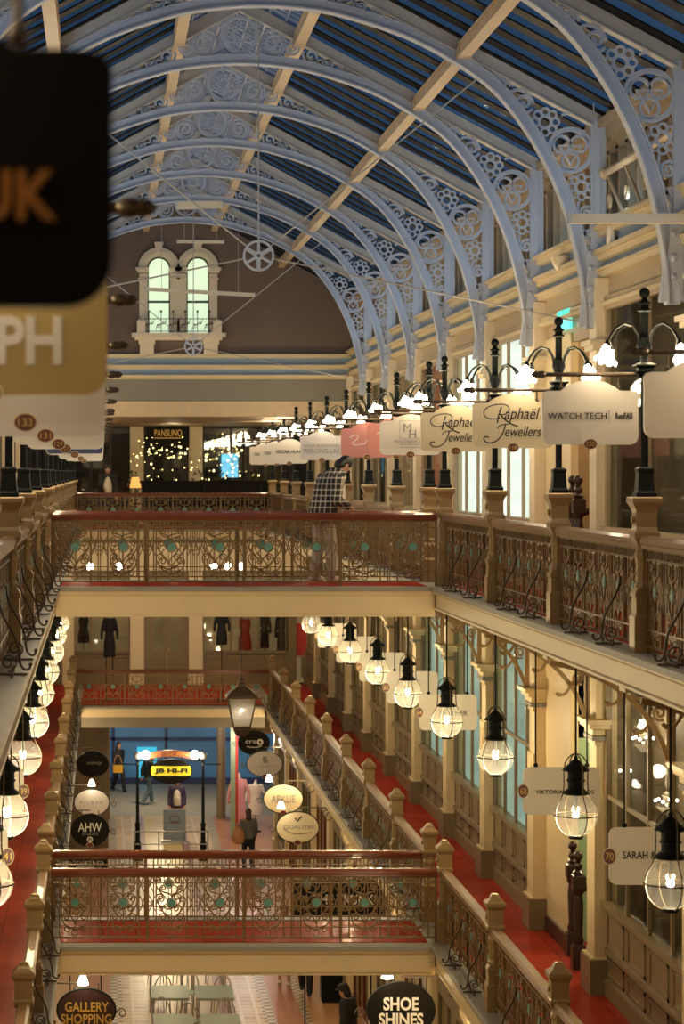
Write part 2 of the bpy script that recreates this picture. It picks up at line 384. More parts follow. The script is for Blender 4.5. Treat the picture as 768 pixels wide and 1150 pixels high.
def bay(s, y0, y1, lvl, inner, frame='olive', nm=4, sill=None, curtain=None):
    """one shopfront between two pilasters: window frame, glass, wainscot, what stands behind"""
    X = lambda x: side(s, x); zf, top = (ZU, ZE + 2.09) if lvl == 'upper' else (ZL, ZU - .33)
    zs = zf + (sill if sill else (.86 if lvl == 'upper' else 1.12)); WN[0] += 1
    a, b = y0 + .2, y1 - .2
    m = MB(); m.box(X(XW + .02), X(XW - .05), a, a + .09, zs, top); m.box(X(XW + .02), X(XW - .05), b - .09, b, zs, top)
    m.box(X(XW + .02), X(XW - .06), a, b, top - .16, top); m.box(X(XW + .06), X(XW - .10), a, b, zs - .07, zs)
    for k in range(1, nm):
        y = a + (b - a) * k / nm; m.box(X(XW + .01), X(XW - .035), y - .028, y + .028, zs, top)
    m.box(X(XW + .01), X(XW - .03), a, b, zf + 2.36 - .025, zf + 2.36 + .025)
    w = struct(m.obj('window_%d' % WN[0], M[frame], smooth=0))
    g = MB(); g.box(X(XW - .004), X(XW + .006), a, b, zs, top); g.obj('glass', M['glass'], w, 0)
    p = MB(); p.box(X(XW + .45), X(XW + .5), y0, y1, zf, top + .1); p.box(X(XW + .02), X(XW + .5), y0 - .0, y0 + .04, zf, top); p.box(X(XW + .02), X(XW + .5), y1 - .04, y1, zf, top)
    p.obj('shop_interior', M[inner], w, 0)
    t = MB(); t.box(X(XW + .03), X(XW - .03), a, b, zf, zs - .07); t.box(X(XW), X(XW - .07), a, b, zf, zf + .2); t.box(X(XW), X(XW - .06), a, b, zf + .50, zf + .56)
    n = 4
    for k in range(n):
        c0 = a + (b - a) * (k + .10) / n; c1 = a + (b - a) * (k + .90) / n
        for (q0, q1) in ((zf + .60, zs - .12), (zf + .24, zf + .46)):
            if q1 - q0 < .1: continue
            t.box(X(XW), X(XW - .045), c0, c1, q0, q0 + .04); t.box(X(XW), X(XW - .045), c0, c1, q1 - .04, q1)
            t.box(X(XW), X(XW - .045), c0, c0 + .04, q0, q1); t.box(X(XW), X(XW - .045), c1 - .04, c1, q0, q1)
    t.obj('wainscot', M[frame], w, 0)
    return w
PL = [20.6, 24.2] + PLANES[2:] + [58.3, 62.5, 66.7, 71.0]
PLN = [16.4] + PL
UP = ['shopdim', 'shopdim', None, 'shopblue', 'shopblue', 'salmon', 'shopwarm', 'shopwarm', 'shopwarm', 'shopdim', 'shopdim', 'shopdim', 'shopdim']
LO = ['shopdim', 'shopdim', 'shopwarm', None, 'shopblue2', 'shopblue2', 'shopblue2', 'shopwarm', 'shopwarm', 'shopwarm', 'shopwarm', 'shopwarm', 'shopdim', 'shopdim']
for s in (1, -1):
    for i in range(len(PLN) - 1):
        a, b = PLN[i], PLN[i + 1]
        for lvl in ('upper', 'lower'):
            if i > 0 or s > 0:
                if i > 0: pilaster(s, a, ZU if lvl == 'upper' else ZL, ZE + 2.32 if lvl == 'upper' else ZU - .33, lvl)
            stair = s > 0 and abs(a - 29.0) < .1
            if stair: continue
            if lvl == 'upper':
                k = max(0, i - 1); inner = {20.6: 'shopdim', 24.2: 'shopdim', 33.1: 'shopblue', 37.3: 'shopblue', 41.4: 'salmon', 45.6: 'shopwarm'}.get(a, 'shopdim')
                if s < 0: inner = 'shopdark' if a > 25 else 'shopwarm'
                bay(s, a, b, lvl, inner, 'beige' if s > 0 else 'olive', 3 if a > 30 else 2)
            else:
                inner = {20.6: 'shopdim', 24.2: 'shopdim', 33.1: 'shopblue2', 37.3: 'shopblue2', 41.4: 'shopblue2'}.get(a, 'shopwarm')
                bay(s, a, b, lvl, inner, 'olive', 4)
    X = lambda x: side(s, x); sd = 'right' if s > 0 else 'left'
    # bands over the upper shopfronts, then the clerestory
    m = MB(); m.box(X(XW), X(XW + .3), 14, YG, ZE + 2.05, ZE + 2.95); o = struct(m.obj('wall_%s' % sd, M['beige'], smooth=0))
    m = MB()
    for z0, z1, e in ((2.33, 2.40, .10), (2.40, 2.43, .13), (2.53, 2.60, .10), (2.60, 2.655, .16), (2.82, 2.90, .10), (2.90, 2.94, .16)): m.box(X(XW), X(XW - e), 14, YG, ZE + z0, ZE + z1)
    m.box(X(XW), X(XW - .05), 14, YG, ZE + 2.03, ZE + 2.10); m.box(X(XW), X(XW - .09), 14, YG, ZE + 1.98, ZE + 2.03)
    struct(m.obj('trim_cornice_%s' % sd, M['cream'], smooth=0))
    m = MB(); m.box(X(XW), X(XW - .03), 14, YG, ZE + 2.43, ZE + 2.53); m.box(X(XW), X(XW - .03), 14, YG, ZE + 2.655, ZE + 2.82)
    struct(m.obj('trim_frieze_%s' % sd, M['bluegrey'], smooth=0))
    m = MB(); m.box(X(XW + .36), X(XW + .42), 14, YG, ZE + 2.94, ZE + 4.2); struct(m.obj('wall_clerestory_%s' % sd, M['shopdark'], smooth=0))
    m = MB(); m.box(X(XW - .02), X(XW + .42), 14, YG, ZE + 4.0, ZE + 4.32); m.box(X(XW - .10), X(XW), 14, YG, ZE + 4.12, ZE + 4.22)
    y = 14.2
    while y < YG: m.box(X(XW + .12), X(XW + .28), y, y + .10, ZE + 2.94, ZE + 3.9); m.box(X(XW + .1), X(XW + .3), y - .02, y + .12, ZE + 3.84, ZE + 3.9); y += .52
    m.box(X(XW + .10), X(XW + .30), 14, YG, ZE + 3.86, ZE + 4.02); struct(m.obj('trim_clerestory_%s' % sd, M['beige'], smooth=0))

# stair openings on both levels of the right wall
for zf, lvl, wm in ((ZU, 'upper', 'beige'), (ZL, 'lower', 'greenwall')):
    top = ZE + 2.1 if lvl == 'upper' else ZU - .33
    m = MB(); m.box(8.4, 8.5, 29.0, 33.1, zf - 2, top + .3); m.box(XW + .1, 8.4, 29.2, 29.25, zf - 2, top + .3); m.box(XW + .1, 8.4, 32.0, 32.05, zf - 2, top + .3)
    m.box(XW + .13, 8.4, 29.2, 32.0, top, top + .1); m.box(XW + .03, XW + .12, 29.25, 32.95, top - (.42 if lvl == 'upper' else .5), top + .3); struct(m.obj('wall_stair_' + lvl, M[wm], smooth=0))
    m = MB(); m.box(XW, XW + .1, 31.15, 33.0, zf, top - .3); struct(m.obj('wall_beside_stair_' + lvl, M['cream'], smooth=0))
    m = MB(); m.box(XW - .03, XW + .02, 31.15, 32.9, zf, zf + .22); struct(m.obj('baseboard_stair_' + lvl, M['darkwood'], smooth=0))
    m = MB()
    for k in range(9): m.box(6.1 + .26 * k, 6.1 + .26 * (k + 1), 29.3, 31.0, zf + .17 * (k + 1) - (.3 if lvl == 'upper' else 2), zf + .17 * (k + 1))
    struct(m.obj('floor_stair_steps_' + lvl, M['redfloor'], smooth=0))
def newel(h):
    m = MB(); m.sq([(.085, 0), (.085, .28), (.07, .31)])
    m.lathe([(.055, .31), (.07, .36), (.05, .42), (.06, .6), (.065, .8), (.05, .92), (.075, .96), (.075, 1.0)], n=12)
    m.sq([(.075, 1.0), (.08, 1.02), (.08, 1.16), (.06, 1.18)]); m.lathe([(.045, 1.18), (.075, 1.21), (.04, 1.24), (.03, 1.26)], n=12)
    m.ball((0, 0, 1.285), .055, 12); m.lathe([(.02, 1.33), (.045, 1.345), (.02, 1.36)], n=10); m.ball((0, 0, 1.41), .06, 12); return m
for zf, lvl in ((ZU, 'upper'), (ZL, 'lower')):
    t = thing('stair_balustrade', 'dark turned-wood stair balustrade with ball-topped newels beside the %s' % ('upper gallery shopfronts' if lvl == 'upper' else 'lower gallery red floor'), 'stair railing', (5.98, 30.5, zf))
    a = newel(1).obj('newel', M['darkwood'], t, 35, (.06, .62, 0)); b = newel(1).obj('newel', M['darkwood'], t, 35, (-.03, -.22, 0))
    m = MB(); m.tube([(0, -.22, .98), (.3, -.22, 1.1), (2.2, -.22, 2.35)], .04, 8); m.obj('handrail', M['darkwood'], t)
    for k in range(7):
        m = MB(); x = .25 + .27 * k; z = .17 * (k + 1)
        m.lathe([(.018, z), (.03, z + .12), (.016, z + .25), (.03, z + .45), (.016, z + .65), (.02, 1.0 + .655 * (x - .3) + .06)], n=8); m.obj('baluster', M['darkwood'], t, 35, (x, -.22, 0))

# ground-floor shop walls
XG = 5.15
for s in (1, -1):
    X = lambda x: side(s, x); sd = 'right' if s > 0 else 'left'
    m = MB(); m.box(X(XG + .5), X(XG + .6), 14, 72.5, 0, ZL - .3); struct(m.obj('wall_ground_%s' % sd, M['shopwarm'], smooth=0))
    m = MB(); m.box(X(XG + .5), X(4.60), 14, 72.5, ZL - .34, ZL - .33); struct(m.obj('ceiling_ground_%s' % sd, M['cream'], smooth=0))
    for i, a in enumerate(PL):
        m = MB(); m.box(X(XG - .12), X(XG + .5), a - .25, a + .25, 0, ZL - .3)
        for e, q, r in ((.05, 0, .5), (.06, 3.6, 3.7), (.1, 3.7, 3.8)): m.box(X(XG - .12 - e), X(XG), a - .25 - e, a + .25 + e, q, r)
        struct(m.obj('pilaster', M['cream'], smooth=0))
        if a < 70:
            b = PL[i + 1]; WN[0] += 1
            m = MB(); m.box(X(XG - .03), X(XG + .05), a + .25, b - .25, 0, .5); m.box(X(XG - .05), X(XG + .05), a + .25, b - .25, .5, .56); m.box(X(XG - .03), X(XG + .05), a + .25, b - .25, 3.3, ZL - .3)
            for k in range(0, 5):
                y = a + .25 + (b - a - .5) * k / 4; m.box(X(XG - .02), X(XG + .04), y - .035, y + .035, .5, 3.3)
            w = struct(m.obj('window_%d' % WN[0], M['olive'] if i % 2 else M['wood'], smooth=0))
            g = MB(); g.box(X(XG), X(XG + .01), a + .25, b - .25, .5, 3.3); g.obj('glass', M['glass'], w, 0)
# entrance portal, return walls and the street beyond
m = MB(); m.box(3.72, 4.0, 78.6, 79.0, 0, ZL - .3); m.box(4.0, 6.0, 72.4, 79.0, 3.4, ZL - .3); m.box(-2.0, .18, 72.4, 79, 0, ZL - .3); m.box(.18, 3.72, 78.6, 79, 4.0, ZL)
m.box(-9, -2.0, 78.6, 79, 0, 16); m.box(5.9, 13, 78.6, 79, 0, 16); struct(m.obj('wall_entrance', M['olive'], smooth=0))
m = MB(); m.box(3.74, 3.86, 78.3, 78.62, 0, 4.2); m.box(.10, .24, 78.3, 78.62, 0, 4.2); struct(m.obj('trim_entrance_jambs', M['olive'], smooth=0))
m = MB(); m.box(3.92, 4.06, 74.0, 74.2, 0, 4.2); struct(m.obj('trim_shop_jamb', M['greenwall'], smooth=0))
m = MB(); m.box(4.07, 4.16, 74.3, 74.6, 0, 4.2); struct(m.obj('trim_shop_red_panel', M['redcloth'], smooth=0))
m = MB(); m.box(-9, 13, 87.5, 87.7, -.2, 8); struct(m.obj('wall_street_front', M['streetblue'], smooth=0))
m = MB(); m.box(1.25, 1.95, 87.40, 87.5, 0, 1.3); m.box(1.5, 2.3, 87.40, 87.5, 3.05, 3.5); struct(m.obj('trim_street_cyan_light', M['cyan'], smooth=0))
m = MB()
for x in (.4, 2.3, 4.2): m.box(x - .05, x + .05, 87.3, 87.5, 0, 3.6)
m.box(-2, 6, 87.3, 87.5, 1.55, 1.65); m.box(-2, 6, 87.32, 87.5, 0, .2); struct(m.obj('trim_street_front_frame', M['bluesign'], smooth=0))

# the near end of the arcade, behind the viewer
m = MB(); m.box(-3, 7.5, -8.3, -8, 0, 19); struct(m.obj('wall_back', M['beige'], smooth=0))
for s in (1, -1):
    sd = 'right' if s > 0 else 'left'; m = MB(); m.box(side(s, 6.25), side(s, 6.4), -8, 14, 0, ZE + 4.4); m.box(side(s, 6.25), side(s, 6.4), 14, 16.4, 0, ZE + 2.0); struct(m.obj('wall_near_' + sd, M['beige'], smooth=0))
m = MB(); m.box(-3, 7.5, -8, 14, ZE + 6.35, ZE + 6.5); struct(m.obj('ceiling_near', M['taupe'], smooth=0))
m = MB(); m.box(-6, 10, -8, 8, -.2, 0); struct(m.obj('floor_ground_near', M['tile'], smooth=0))
# ---------------------------------------------------------------- roof
RA, RK = 6.40, .54
def raft(dx): return RA - RK * abs(dx)
KEY = [(0, 5.58), (.5, 5.55), (1.0, 5.465), (1.77, 5.21), (2.4, 4.87), (2.875, 4.50), (3.3, 3.92), (3.62, 3.25), (3.80, 2.6), (3.88, 2.1), (3.90, 1.72)]
def intr(n=8):
    P_ = [(-KEY[1][0], KEY[1][1])] + KEY + [(3.91, 1.2)]; o = []
    for i in range(1, len(P_) - 2):
        a, b, c, d = P_[i - 1], P_[i], P_[i + 1], P_[i + 2]
        for k in range(n):
            t = k / n
            o.append(tuple(.5 * (2 * b[q] + (c[q] - a[q]) * t + (2 * a[q] - 5 * b[q] + 4 * c[q] - d[q]) * t * t + (3 * b[q] - a[q] - 3 * c[q] + d[q]) * t ** 3) for q in (0, 1)))
    o.append(KEY[-1]); return o
IN = intr(5)
def off(pts, e):
    o = []
    for i, p in enumerate(pts):
        a = pts[max(0, i - 1)]; b = pts[min(len(pts) - 1, i + 1)]; dx, dy = b[0] - a[0], b[1] - a[1]; l = sqrt(dx * dx + dy * dy)
        o.append((p[0] - dy / l * e, p[1] + dx / l * e))
    return o
RIB = off(IN, .065)
def full(half): return [(-x, z) for x, z in reversed(half[1:])] + list(half)
def daisy(m, x, z, r, s=1, d=.04):
    m.stroke([(s * u, v) for u, v in circ(x, z, r * .42, 16)], .026, d, True)
    for k in range(8):
        a = 2 * pi * k / 8; m.stroke([(s * u, v) for u, v in circ(x + r * .74 * cos(a), z + r * .74 * sin(a), r * .285, 12)], .024, d, True)
def spandrel(s):
    m = MB(); S = lambda pts: [(s * u, v) for u, v in pts]; d = .045
    bx, bz = 5.60 - XC, 3.86
    m.stroke(S(circ(bx, bz, .255, 30)), .055, d, True)
    for k in range(3):
        a = radians((35, 145, 270)[k]); m.stroke(S(circ(bx + .125 * cos(a), bz + .125 * sin(a), .10, 16)), .030, d, True)
    m.stroke(S([(bx + .15 * cos(radians(q)), bz - .02 + .15 * sin(radians(q))) for q in (30, 150, 270)]), .034, d + .012, True)
    daisy(m, 5.30 - XC, 4.20, .165, s); daisy(m, 5.735 - XC, 3.42, .155, s)
    def sc(x, z, r, a0, t): m.stroke(S(spiral(x, z, r, r * .15, a0, t, 22)), .034, d)
    sc(5.05 - XC, 4.43, .125, radians(-40), -1.5); m.stroke(S(bez((4.86 - XC, 4.54), (4.95 - XC, 4.62), (5.1 - XC, 4.6), (5.16 - XC, 4.42))), .03, d)
    sc(4.78 - XC, 4.65, .09, radians(-40), -1.5); m.stroke(S(bez((4.6 - XC, 4.74), (4.7 - XC, 4.80), (4.84 - XC, 4.76), (4.88 - XC, 4.62))), .03, d)
    m.ball((s * (5.04 - XC), 0, 4.43), .03, 8); m.ball((s * (4.78 - XC), 0, 4.65), .024, 8)
    sc(5.79 - XC, 3.10, .09, radians(60), 1.6); sc(5.82 - XC, 2.86, .05, radians(200), -1.4)
    m.stroke(S(bez((5.70 - XC, 3.25), (5.66 - XC, 3.1), (5.72 - XC, 2.95), (5.83 - XC, 2.75))), .03, d)
    m.stroke(S(bez((5.86 - XC, 4.06), (5.92 - XC, 3.95), (5.8 - XC, 3.72), (5.9 - XC, 3.64))), .03, d)
    m.stroke(S(bez((5.5 - XC, 4.28), (5.6 - XC, 4.36), (5.75 - XC, 4.22), (5.86 - XC, 4.16))), .03, d)
    # solid web where rib and rafter run together
    rb = [p for p in RIB if 1.72 <= p[0] <= 2.72]; m.prism(S([(p[0], p[1]) for p in rb] + [(p[0], raft(p[0])) for p in reversed(rb)]), -.025, .025)
    # small scrolls tapering away from the crown
    for x, r in ((.98, .115), (1.22, .085), (1.42, .058)):
        zc = (raft(x) - .09 + [p[1] for p in RIB if p[0] <= x][-1] + .06) / 2; sc(x, zc, r, radians(150), 1.5)
    m.stroke(S(bez((.88, 5.62), (1.15, 5.66), (1.35, 5.66), (1.72, 5.42))), .026, d)
    # foot: carved bracket dropping to the pilaster
    m.prism(S([(3.83, 1.75), (4.06, 1.75), (4.06, 2.75), (3.97, 2.75)]), -.062, .062)
    for z, r in ((2.62, .05), (2.45, .04), (2.2, .05), (2.0, .04)): m.ball((s * 3.96, -.05, z), r, 8)
    return m
def crown():
    m = MB(); d = .045; m.stroke(circ(0, 5.985, .235, 26), .04, d, True)
    for q in (90, 270): m.stroke([(.2 * cos(radians(q + a)), 5.985 + .2 * sin(radians(q + a))) for a in (0, 120, 240)], .022, d, True)
    m.stroke(circ(0, 5.985, .08, 12), .022, d, True)
    for s in (1, -1):
        S = lambda pts: [(s * u, v) for u, v in pts]
        m.stroke(S(spiral(.46, 5.87, .17, .03, radians(140), 1.9, 30)), .036, d); m.stroke(S(circ(.46, 5.87, .17, 22)), .026, d, True)
        m.stroke(S(spiral(.72, 5.80, .10, .02, radians(20), -1.6, 22)), .03, d); m.stroke(S(spiral(.27, 6.12, .06, .012, 0, 1.4, 14)), .022, d)
        m.stroke(S(bez((.22, 5.68), (.4, 5.66), (.6, 5.66), (.82, 5.6))), .026, d)
    return m
tr = thing('roof_truss', '', 'roof truss', (XC, PLANES[1], ZE))
m = MB(); m.stroke(full(RIB), .13, .07); m.stroke(full(off(IN, .008)), .022, .17); m.stroke(full(off(IN, .125)), .02, .13); m.obj('arch_rib', M['truss'], tr, 35)
for s in (1, -1):
    m = MB(); m.stroke([(0, RA), (s * 4.13, raft(4.13))], .15, .09); m.stroke([(0, RA - .085), (s * 4.0, raft(4.0) - .085)], .02, .15); m.obj('rafter', M['trusswarm'], tr, 0)
    m = MB(); m.box(s * 3.97, s * 4.08, -.05, .05, 1.75, raft(4.03)); m.box(s * 4.08, s * 4.14, -.10, .10, 1.75, raft(4.13)); m.obj('upright', M['truss'], tr, 0)
    spandrel(s).obj('spandrel_tracery', M['truss'], tr, 35)
crown().obj('crown_tracery', M['truss'], tr, 35)
n = len(PLANES) - 1
def trlabel(i): return 'arched grey-white iron roof truss with pierced scrollwork, ' + ('nearest the gable wall' if i == n else '%s from the gable wall' % ORD[n - i])
tr['label'] = trlabel(1); tr['group'] = 'arched roof trusses'
for i in range(2, len(PLANES)): dup(tr, (XC, PLANES[i], ZE), label=trlabel(i))
# purlins
def purlin(i, X, nm, w=.11):
    z = ZE + raft(X - XC) + .02; m = MB(); m.box(X - w / 2, X + w / 2, 14, YG, z - .11, z); m.box(X - w / 2 - .03, X + w / 2 + .03, 14, YG, z - .02, z + .01)
    m.box(X - w / 2 - .02, X + w / 2 + .02, 14, YG, z - .15, z - .11)
    for y in PLANES: m.box(X - w / 2 - .03, X + w / 2 + .03, y - .2, y + .2, z - .155, z + .02)
    struct(m.obj('beam_purlin_%s' % nm, M['timber'], smooth=0))
purlin(0, XC - .82, 'ridge_left'); purlin(1, XC + .82, 'ridge_right'); purlin(2, 4.31, 'slope_right'); purlin(3, 2 * XC - 4.31, 'slope_left')
# glazing: dark bars running down the slope, glass over them, a lighter lantern strip along the ridge
for s in (1, -1):
    sd = 'right' if s > 0 else 'left'; fn = lambda u, v, t: (XC + s * u, t, ZE + v)
    m = MB(); y = 14.0
    while y < YG - .2:
        m.prism([(.84, raft(.84) + .10), (4.2, raft(4.2) + .10), (4.2, raft(4.2) + .122), (.84, raft(.84) + .122)], y, y + .27, fn); y += .62
    o = struct(m.obj('ceiling_glazing_bars_%s' % sd, M['roofdark'], smooth=0))
    g = MB(); g.prism([(.84, raft(.84) + .123), (4.3, raft(4.3) + .123), (4.3, raft(4.3) + .135), (.84, raft(.84) + .135)], 14, YG, fn); g.obj('glass', M['roofglass'], o, 0)
    m = MB(); y = 14.0
    while y < YG - .1:
        m.prism([(0, raft(0) + .12), (.84, raft(.84) + .12), (.84, raft(.84) + .16), (0, raft(0) + .16)], y, y + .035, fn); y += .30
    for u in (.2, .42, .64): m.prism([(u - .012, raft(u) + .11), (u + .012, raft(u) + .11), (u + .012, raft(u) + .16), (u - .012, raft(u) + .16)], 14, YG, fn)
    o = struct(m.obj('ceiling_ridge_bars_%s' % sd, M['truss'], smooth=0))
    g = MB(); g.prism([(0, raft(0) + .18), (.84, raft(.84) + .18), (.84, raft(.84) + .19), (0, raft(0) + .19)], 14, YG, fn); g.obj('glass', M['roofglass'], o, 0)
# tie-rod wheels
def wheel(y, lab):
    t = thing('tie_rod_wheel', lab, 'tie rod', (XC, y, ZE + 2.6))
    m = MB(); m.stroke(circ(0, 0, .175, 28), .026, .05, True); m.stroke(circ(0, 0, .04, 12), .03, .06, True)
    for k in range(6):
        a = pi / 6 + k * pi / 3; m.stroke([(.03 * cos(a), .03 * sin(a)), (.165 * cos(a), .165 * sin(a))], .045 if k % 2 == 0 else .03, .04)
    m.obj('wheel', M['truss'], t)
    for (dx, dz) in ((0, 2.95), (2.62, 2.12), (-2.62, 2.12), (3.88, -.80), (-3.88, -.80)):
        l = sqrt(dx * dx + dz * dz); m = MB(); m.tube([(dx * .17 / l, 0, dz * .17 / l), (dx, 0, dz)], .011, 6); m.obj('rod', M['rod'], t)
wheel(29.0, 'six-spoked tie-rod wheel hanging large at right of the arched windows'); wheel(49.8, 'small tie-rod wheel below the arched gable windows')
# hanging light troughs
def trough(xa, xb, y, z, lab, tilt=0., hang=.9, T=.10):
    t = thing('light_trough', lab, 'light fitting', ((xa + xb) / 2, y, ZE + z)); l = (xb - xa) / 2
    m = MB(); m.prism([(-.06, 0), (.06, 0), (.045, T), (-.045, T)], -l, l, lambda u, v, q: (q, u, v + tilt * q)); m.obj('housing', M['cream_light'], t, 0)
    for q in (-1, 1): m = MB(); m.box(q * l - .01, q * l + .01, -.065, .065, -.005 + q * tilt * l, T + .01 + q * tilt * l); m.obj('end_cap', M['truss'], t, 0)
    for q in (-.7, .7): m = MB(); m.tube([(q * l, 0, T + tilt * q * l), (q * l, 0, hang)], .006, 5); m.obj('hanger', M['rod'], t)
x0, z0 = at(198, 234, 46.0); x1, _ = at(250, 0, 46.0); trough(x0, x1, 46.0, z0 - ZE, 'short cream light trough hanging under the ridge, highest of three', .02, .6, .13)
x0, z0 = at(199, 273, 50.6); x1, _ = at(251, 0, 50.6); trough(x0, x1, 50.6, z0 - ZE, 'thin cream light trough just above the arched windows', -.01, 1.1, .06)
x0, z0 = at(163, 330, 53.0); x1, _ = at(286, 0, 53.0); trough(x0, x1, 53.0, z0 - ZE, 'long tilted light trough crossing the arched windows', -.055, 2.0, .08)
x0, z0 = at(638, 251, 24.2); trough(x0, 6.35, 24.2, z0 - ZE, 'long cream light trough beside the nearest truss at right', 0, 1.2, .095)
# lattice brace along the right clerestory
t = thing('lattice_brace', 'cream lattice brace with diagonal bars along the right clerestory windows', 'lattice girder', (5.98, 24.9, ZE))
m = MB(); m.tube([(0, 0, 3.56), (0, 3.85, 3.56)], .045, 8); m.ball((0, 3.9, 3.56), .075, 10); m.tube([(0, 0, 3.0), (0, 3.85, 3.0)], .025, 8); m.obj('chord', M['timber'], t)
for k in range(4):
    m = MB(); y = .1 + .95 * k; m.tube([(0, y, 3.0), (0, y + .85, 3.54)], .022, 6); m.obj('diagonal', M['timber'], t)
    m = MB(); m.stroke(circ(y + .72, 3.2, .075, 16), .02, .03, True, lambda u, v, q: (q, u, v)); m.stroke(spiral(y + .72, 3.2, .05, .01, 0, 1.3, 12), .014, .02, False, lambda u, v, q: (q, u, v)); m.obj('roundel', M['timber'], t)
# alarm bell, speaker and spotlight shapes on the right cornice
t = thing('wall_lamp', 'cream half-round wall lamp on the blue-grey frieze', 'wall lamp', (5.93, 31.2, ZE + 2.58))
m = MB(); m.lathe([(.02, 0), (.08, .03), (.13, .10), (.16, .2)], n=14); m.obj('bowl', M['cream_light'], t); m = MB(); m.box(.02, .1, -.03, .03, .1, .16); m.obj('wall_arm', M['black'], t, 0)
t = thing('wall_speaker', 'small cream speaker on the frieze right of the big truss', 'speaker', (5.92, 28.2, ZE + 2.62))
m = MB(); m.lathe([(.05, 0), (.07, .04), (.07, .2), (.05, .26)], n=10, sx=.8); m.obj('cabinet', M['cream_light'], t); m = MB(); m.box(.03, .12, -.02, .02, .1, .14); m.obj('bracket', M['black'], t, 0)

# ---------------------------------------------------------------- gable wall with the arched windows
fn = lambda u, v, t: (u, t, v)
m = MB(); pr = [(XC - 4.25, ZE + 1.38), (XC + 4.25, ZE + 1.38), (XC + 4.25, ZE + raft(4.25) + .3), (XC, ZE + raft(0) + .3), (XC - 4.25, ZE + raft(4.25) + .3)]
m.prism(pr, YG, YG + .4); struct(m.obj('wall_gable', M['taupe'], smooth=0))
m = MB()
for z0, z1, e in ((2.26, 2.33, .12), (2.33, 2.36, .16), (2.50, 2.56, .10), (2.56, 2.60, .18), (2.77, 2.82, .10), (2.82, 2.86, .20), (1.69, 1.72, .08)): m.box(XC - 4.2, XC + 4.15, YG - e, YG, ZE + z0, ZE + z1)
struct(m.obj('trim_gable_cornice', M['cream'], smooth=0))
m = MB(); m.box(XC - 4.2, XC + 4.15, YG - .05, YG, ZE + 2.36, ZE + 2.50); m.box(XC - 4.2, XC + 4.15, YG - .05, YG, ZE + 2.60, ZE + 2.77); struct(m.obj('trim_gable_frieze', M['bluegrey'], smooth=0))
m = MB(); m.box(XC - 4.2, XC + 4.15, YG - .04, YG, ZE + 1.72, ZE + 2.26); struct(m.obj('trim_gable_panel', M['greybeige'], smooth=0))
m = MB(); m.box(XC - 4.2, XC + 4.15, YG - .06, YG, ZE + 1.36, ZE + 1.69); struct(m.obj('trim_gable_beam', M['timber'], smooth=0))
def archpoly(w, z0, zs, n=14): return [(-w, z0), (w, z0)] + [(w * cos(pi * k / n), zs + w * sin(pi * k / n)) for k in range(n + 1)]
zsill = 3.36
for i, cx in enumerate((1.36, 2.30)):
    L0 = (cx, YG, ZE); WN[0] += 1
    m = MB(); n_ = 16; zs = 4.93
    ring = [(.50 * cos(pi * k / n_), zs + .50 * sin(pi * k / n_)) for k in range(n_ + 1)] + [(.28 * cos(pi * k / n_), zs + .28 * sin(pi * k / n_)) for k in range(n_, -1, -1)]
    m.prism(ring, -.14, 0)
    r2 = [(.42 * cos(pi * k / n_), zs + .42 * sin(pi * k / n_)) for k in range(n_ + 1)] + [(.36 * cos(pi * k / n_), zs + .36 * sin(pi * k / n_)) for k in range(n_, -1, -1)]
    m.prism(r2, -.18, -.1); m.prism([(-.07, 5.36), (.07, 5.36), (.11, 5.56), (-.11, 5.56)], -.2, 0)
    for s in (1, -1):
        m.box(s * .27, s * .47, -.12, 0, zsill, 4.8)
        for e, a, b in ((.03, zsill, zsill + .35), (.03, 4.66, 4.70), (.05, 4.82, 4.88), (.09, 4.88, 4.95)): m.box(s * (.27 - e * .3), s * (.47 + e), -.12 - e, 0, a, b)
    w = struct(m.obj('window_%d' % WN[0], M['cream_light'], smooth=35, loc=L0))
    m = MB(); ap = archpoly(.27, zsill, zs); m.stroke(ap, .055, .05, True, lambda u, v, t: (u, t - .05, v)); m.box(-.27, .27, -.075, -.02, 4.10, 4.15); m.obj('sash_frame', M['leaf'], w, 0)
    m = MB(); m.prism(archpoly(.26, zsill, zs), -.03, -.01); m.obj('lit_pane', M['windowlit'], w, 0)
m = MB(); m.box(.70, 2.96, YG - .42, YG, ZE + 3.26, ZE + 3.36); m.box(.78, 2.88, YG - .34, YG, ZE + 3.19, ZE + 3.26)
for x in (.90, 2.44): m.box(x, x + .34, YG - .22, YG, ZE + 2.86, ZE + 3.19); m.box(x - .03, x + .37, YG - .28, YG, ZE + 3.1, ZE + 3.19)
for x in (.83, 2.66): m.box(x, x + .2, YG - .40, YG - .28, ZE + 3.36, ZE + 3.66)
struct(m.obj('window_balcony_ledge', M['cream_light'], smooth=0))
m = MB()
m.stroke([(1.0, 3.70), (2.7, 3.70)], .018, .015); m.stroke([(1.0, 3.40), (2.7, 3.40)], .018, .015)
for k in range(6):
    c = 1.12 + .29 * k
    m.stroke([(c, 3.37), (c, 3.86)], .016, .015); m.stroke(spiral(c - .06, 3.52, .06, .012, 0, 1.5), .014, .012); m.stroke(spiral(c + .06, 3.62, .06, .012, pi, 1.5), .014, .012); m.ball((c, 0, 3.88), .03, 6)
    m.stroke(bez((c - .13, 3.42), (c - .1, 3.7), (c + .1, 3.45), (c + .13, 3.7)), .013, .012)
o = m.obj('window_guard_rail', M['irondark'], None, 0, (0, YG - .34, ZE)); tag(o, 'scrolled iron guard rail on the ledge below the arched windows', 'railing')

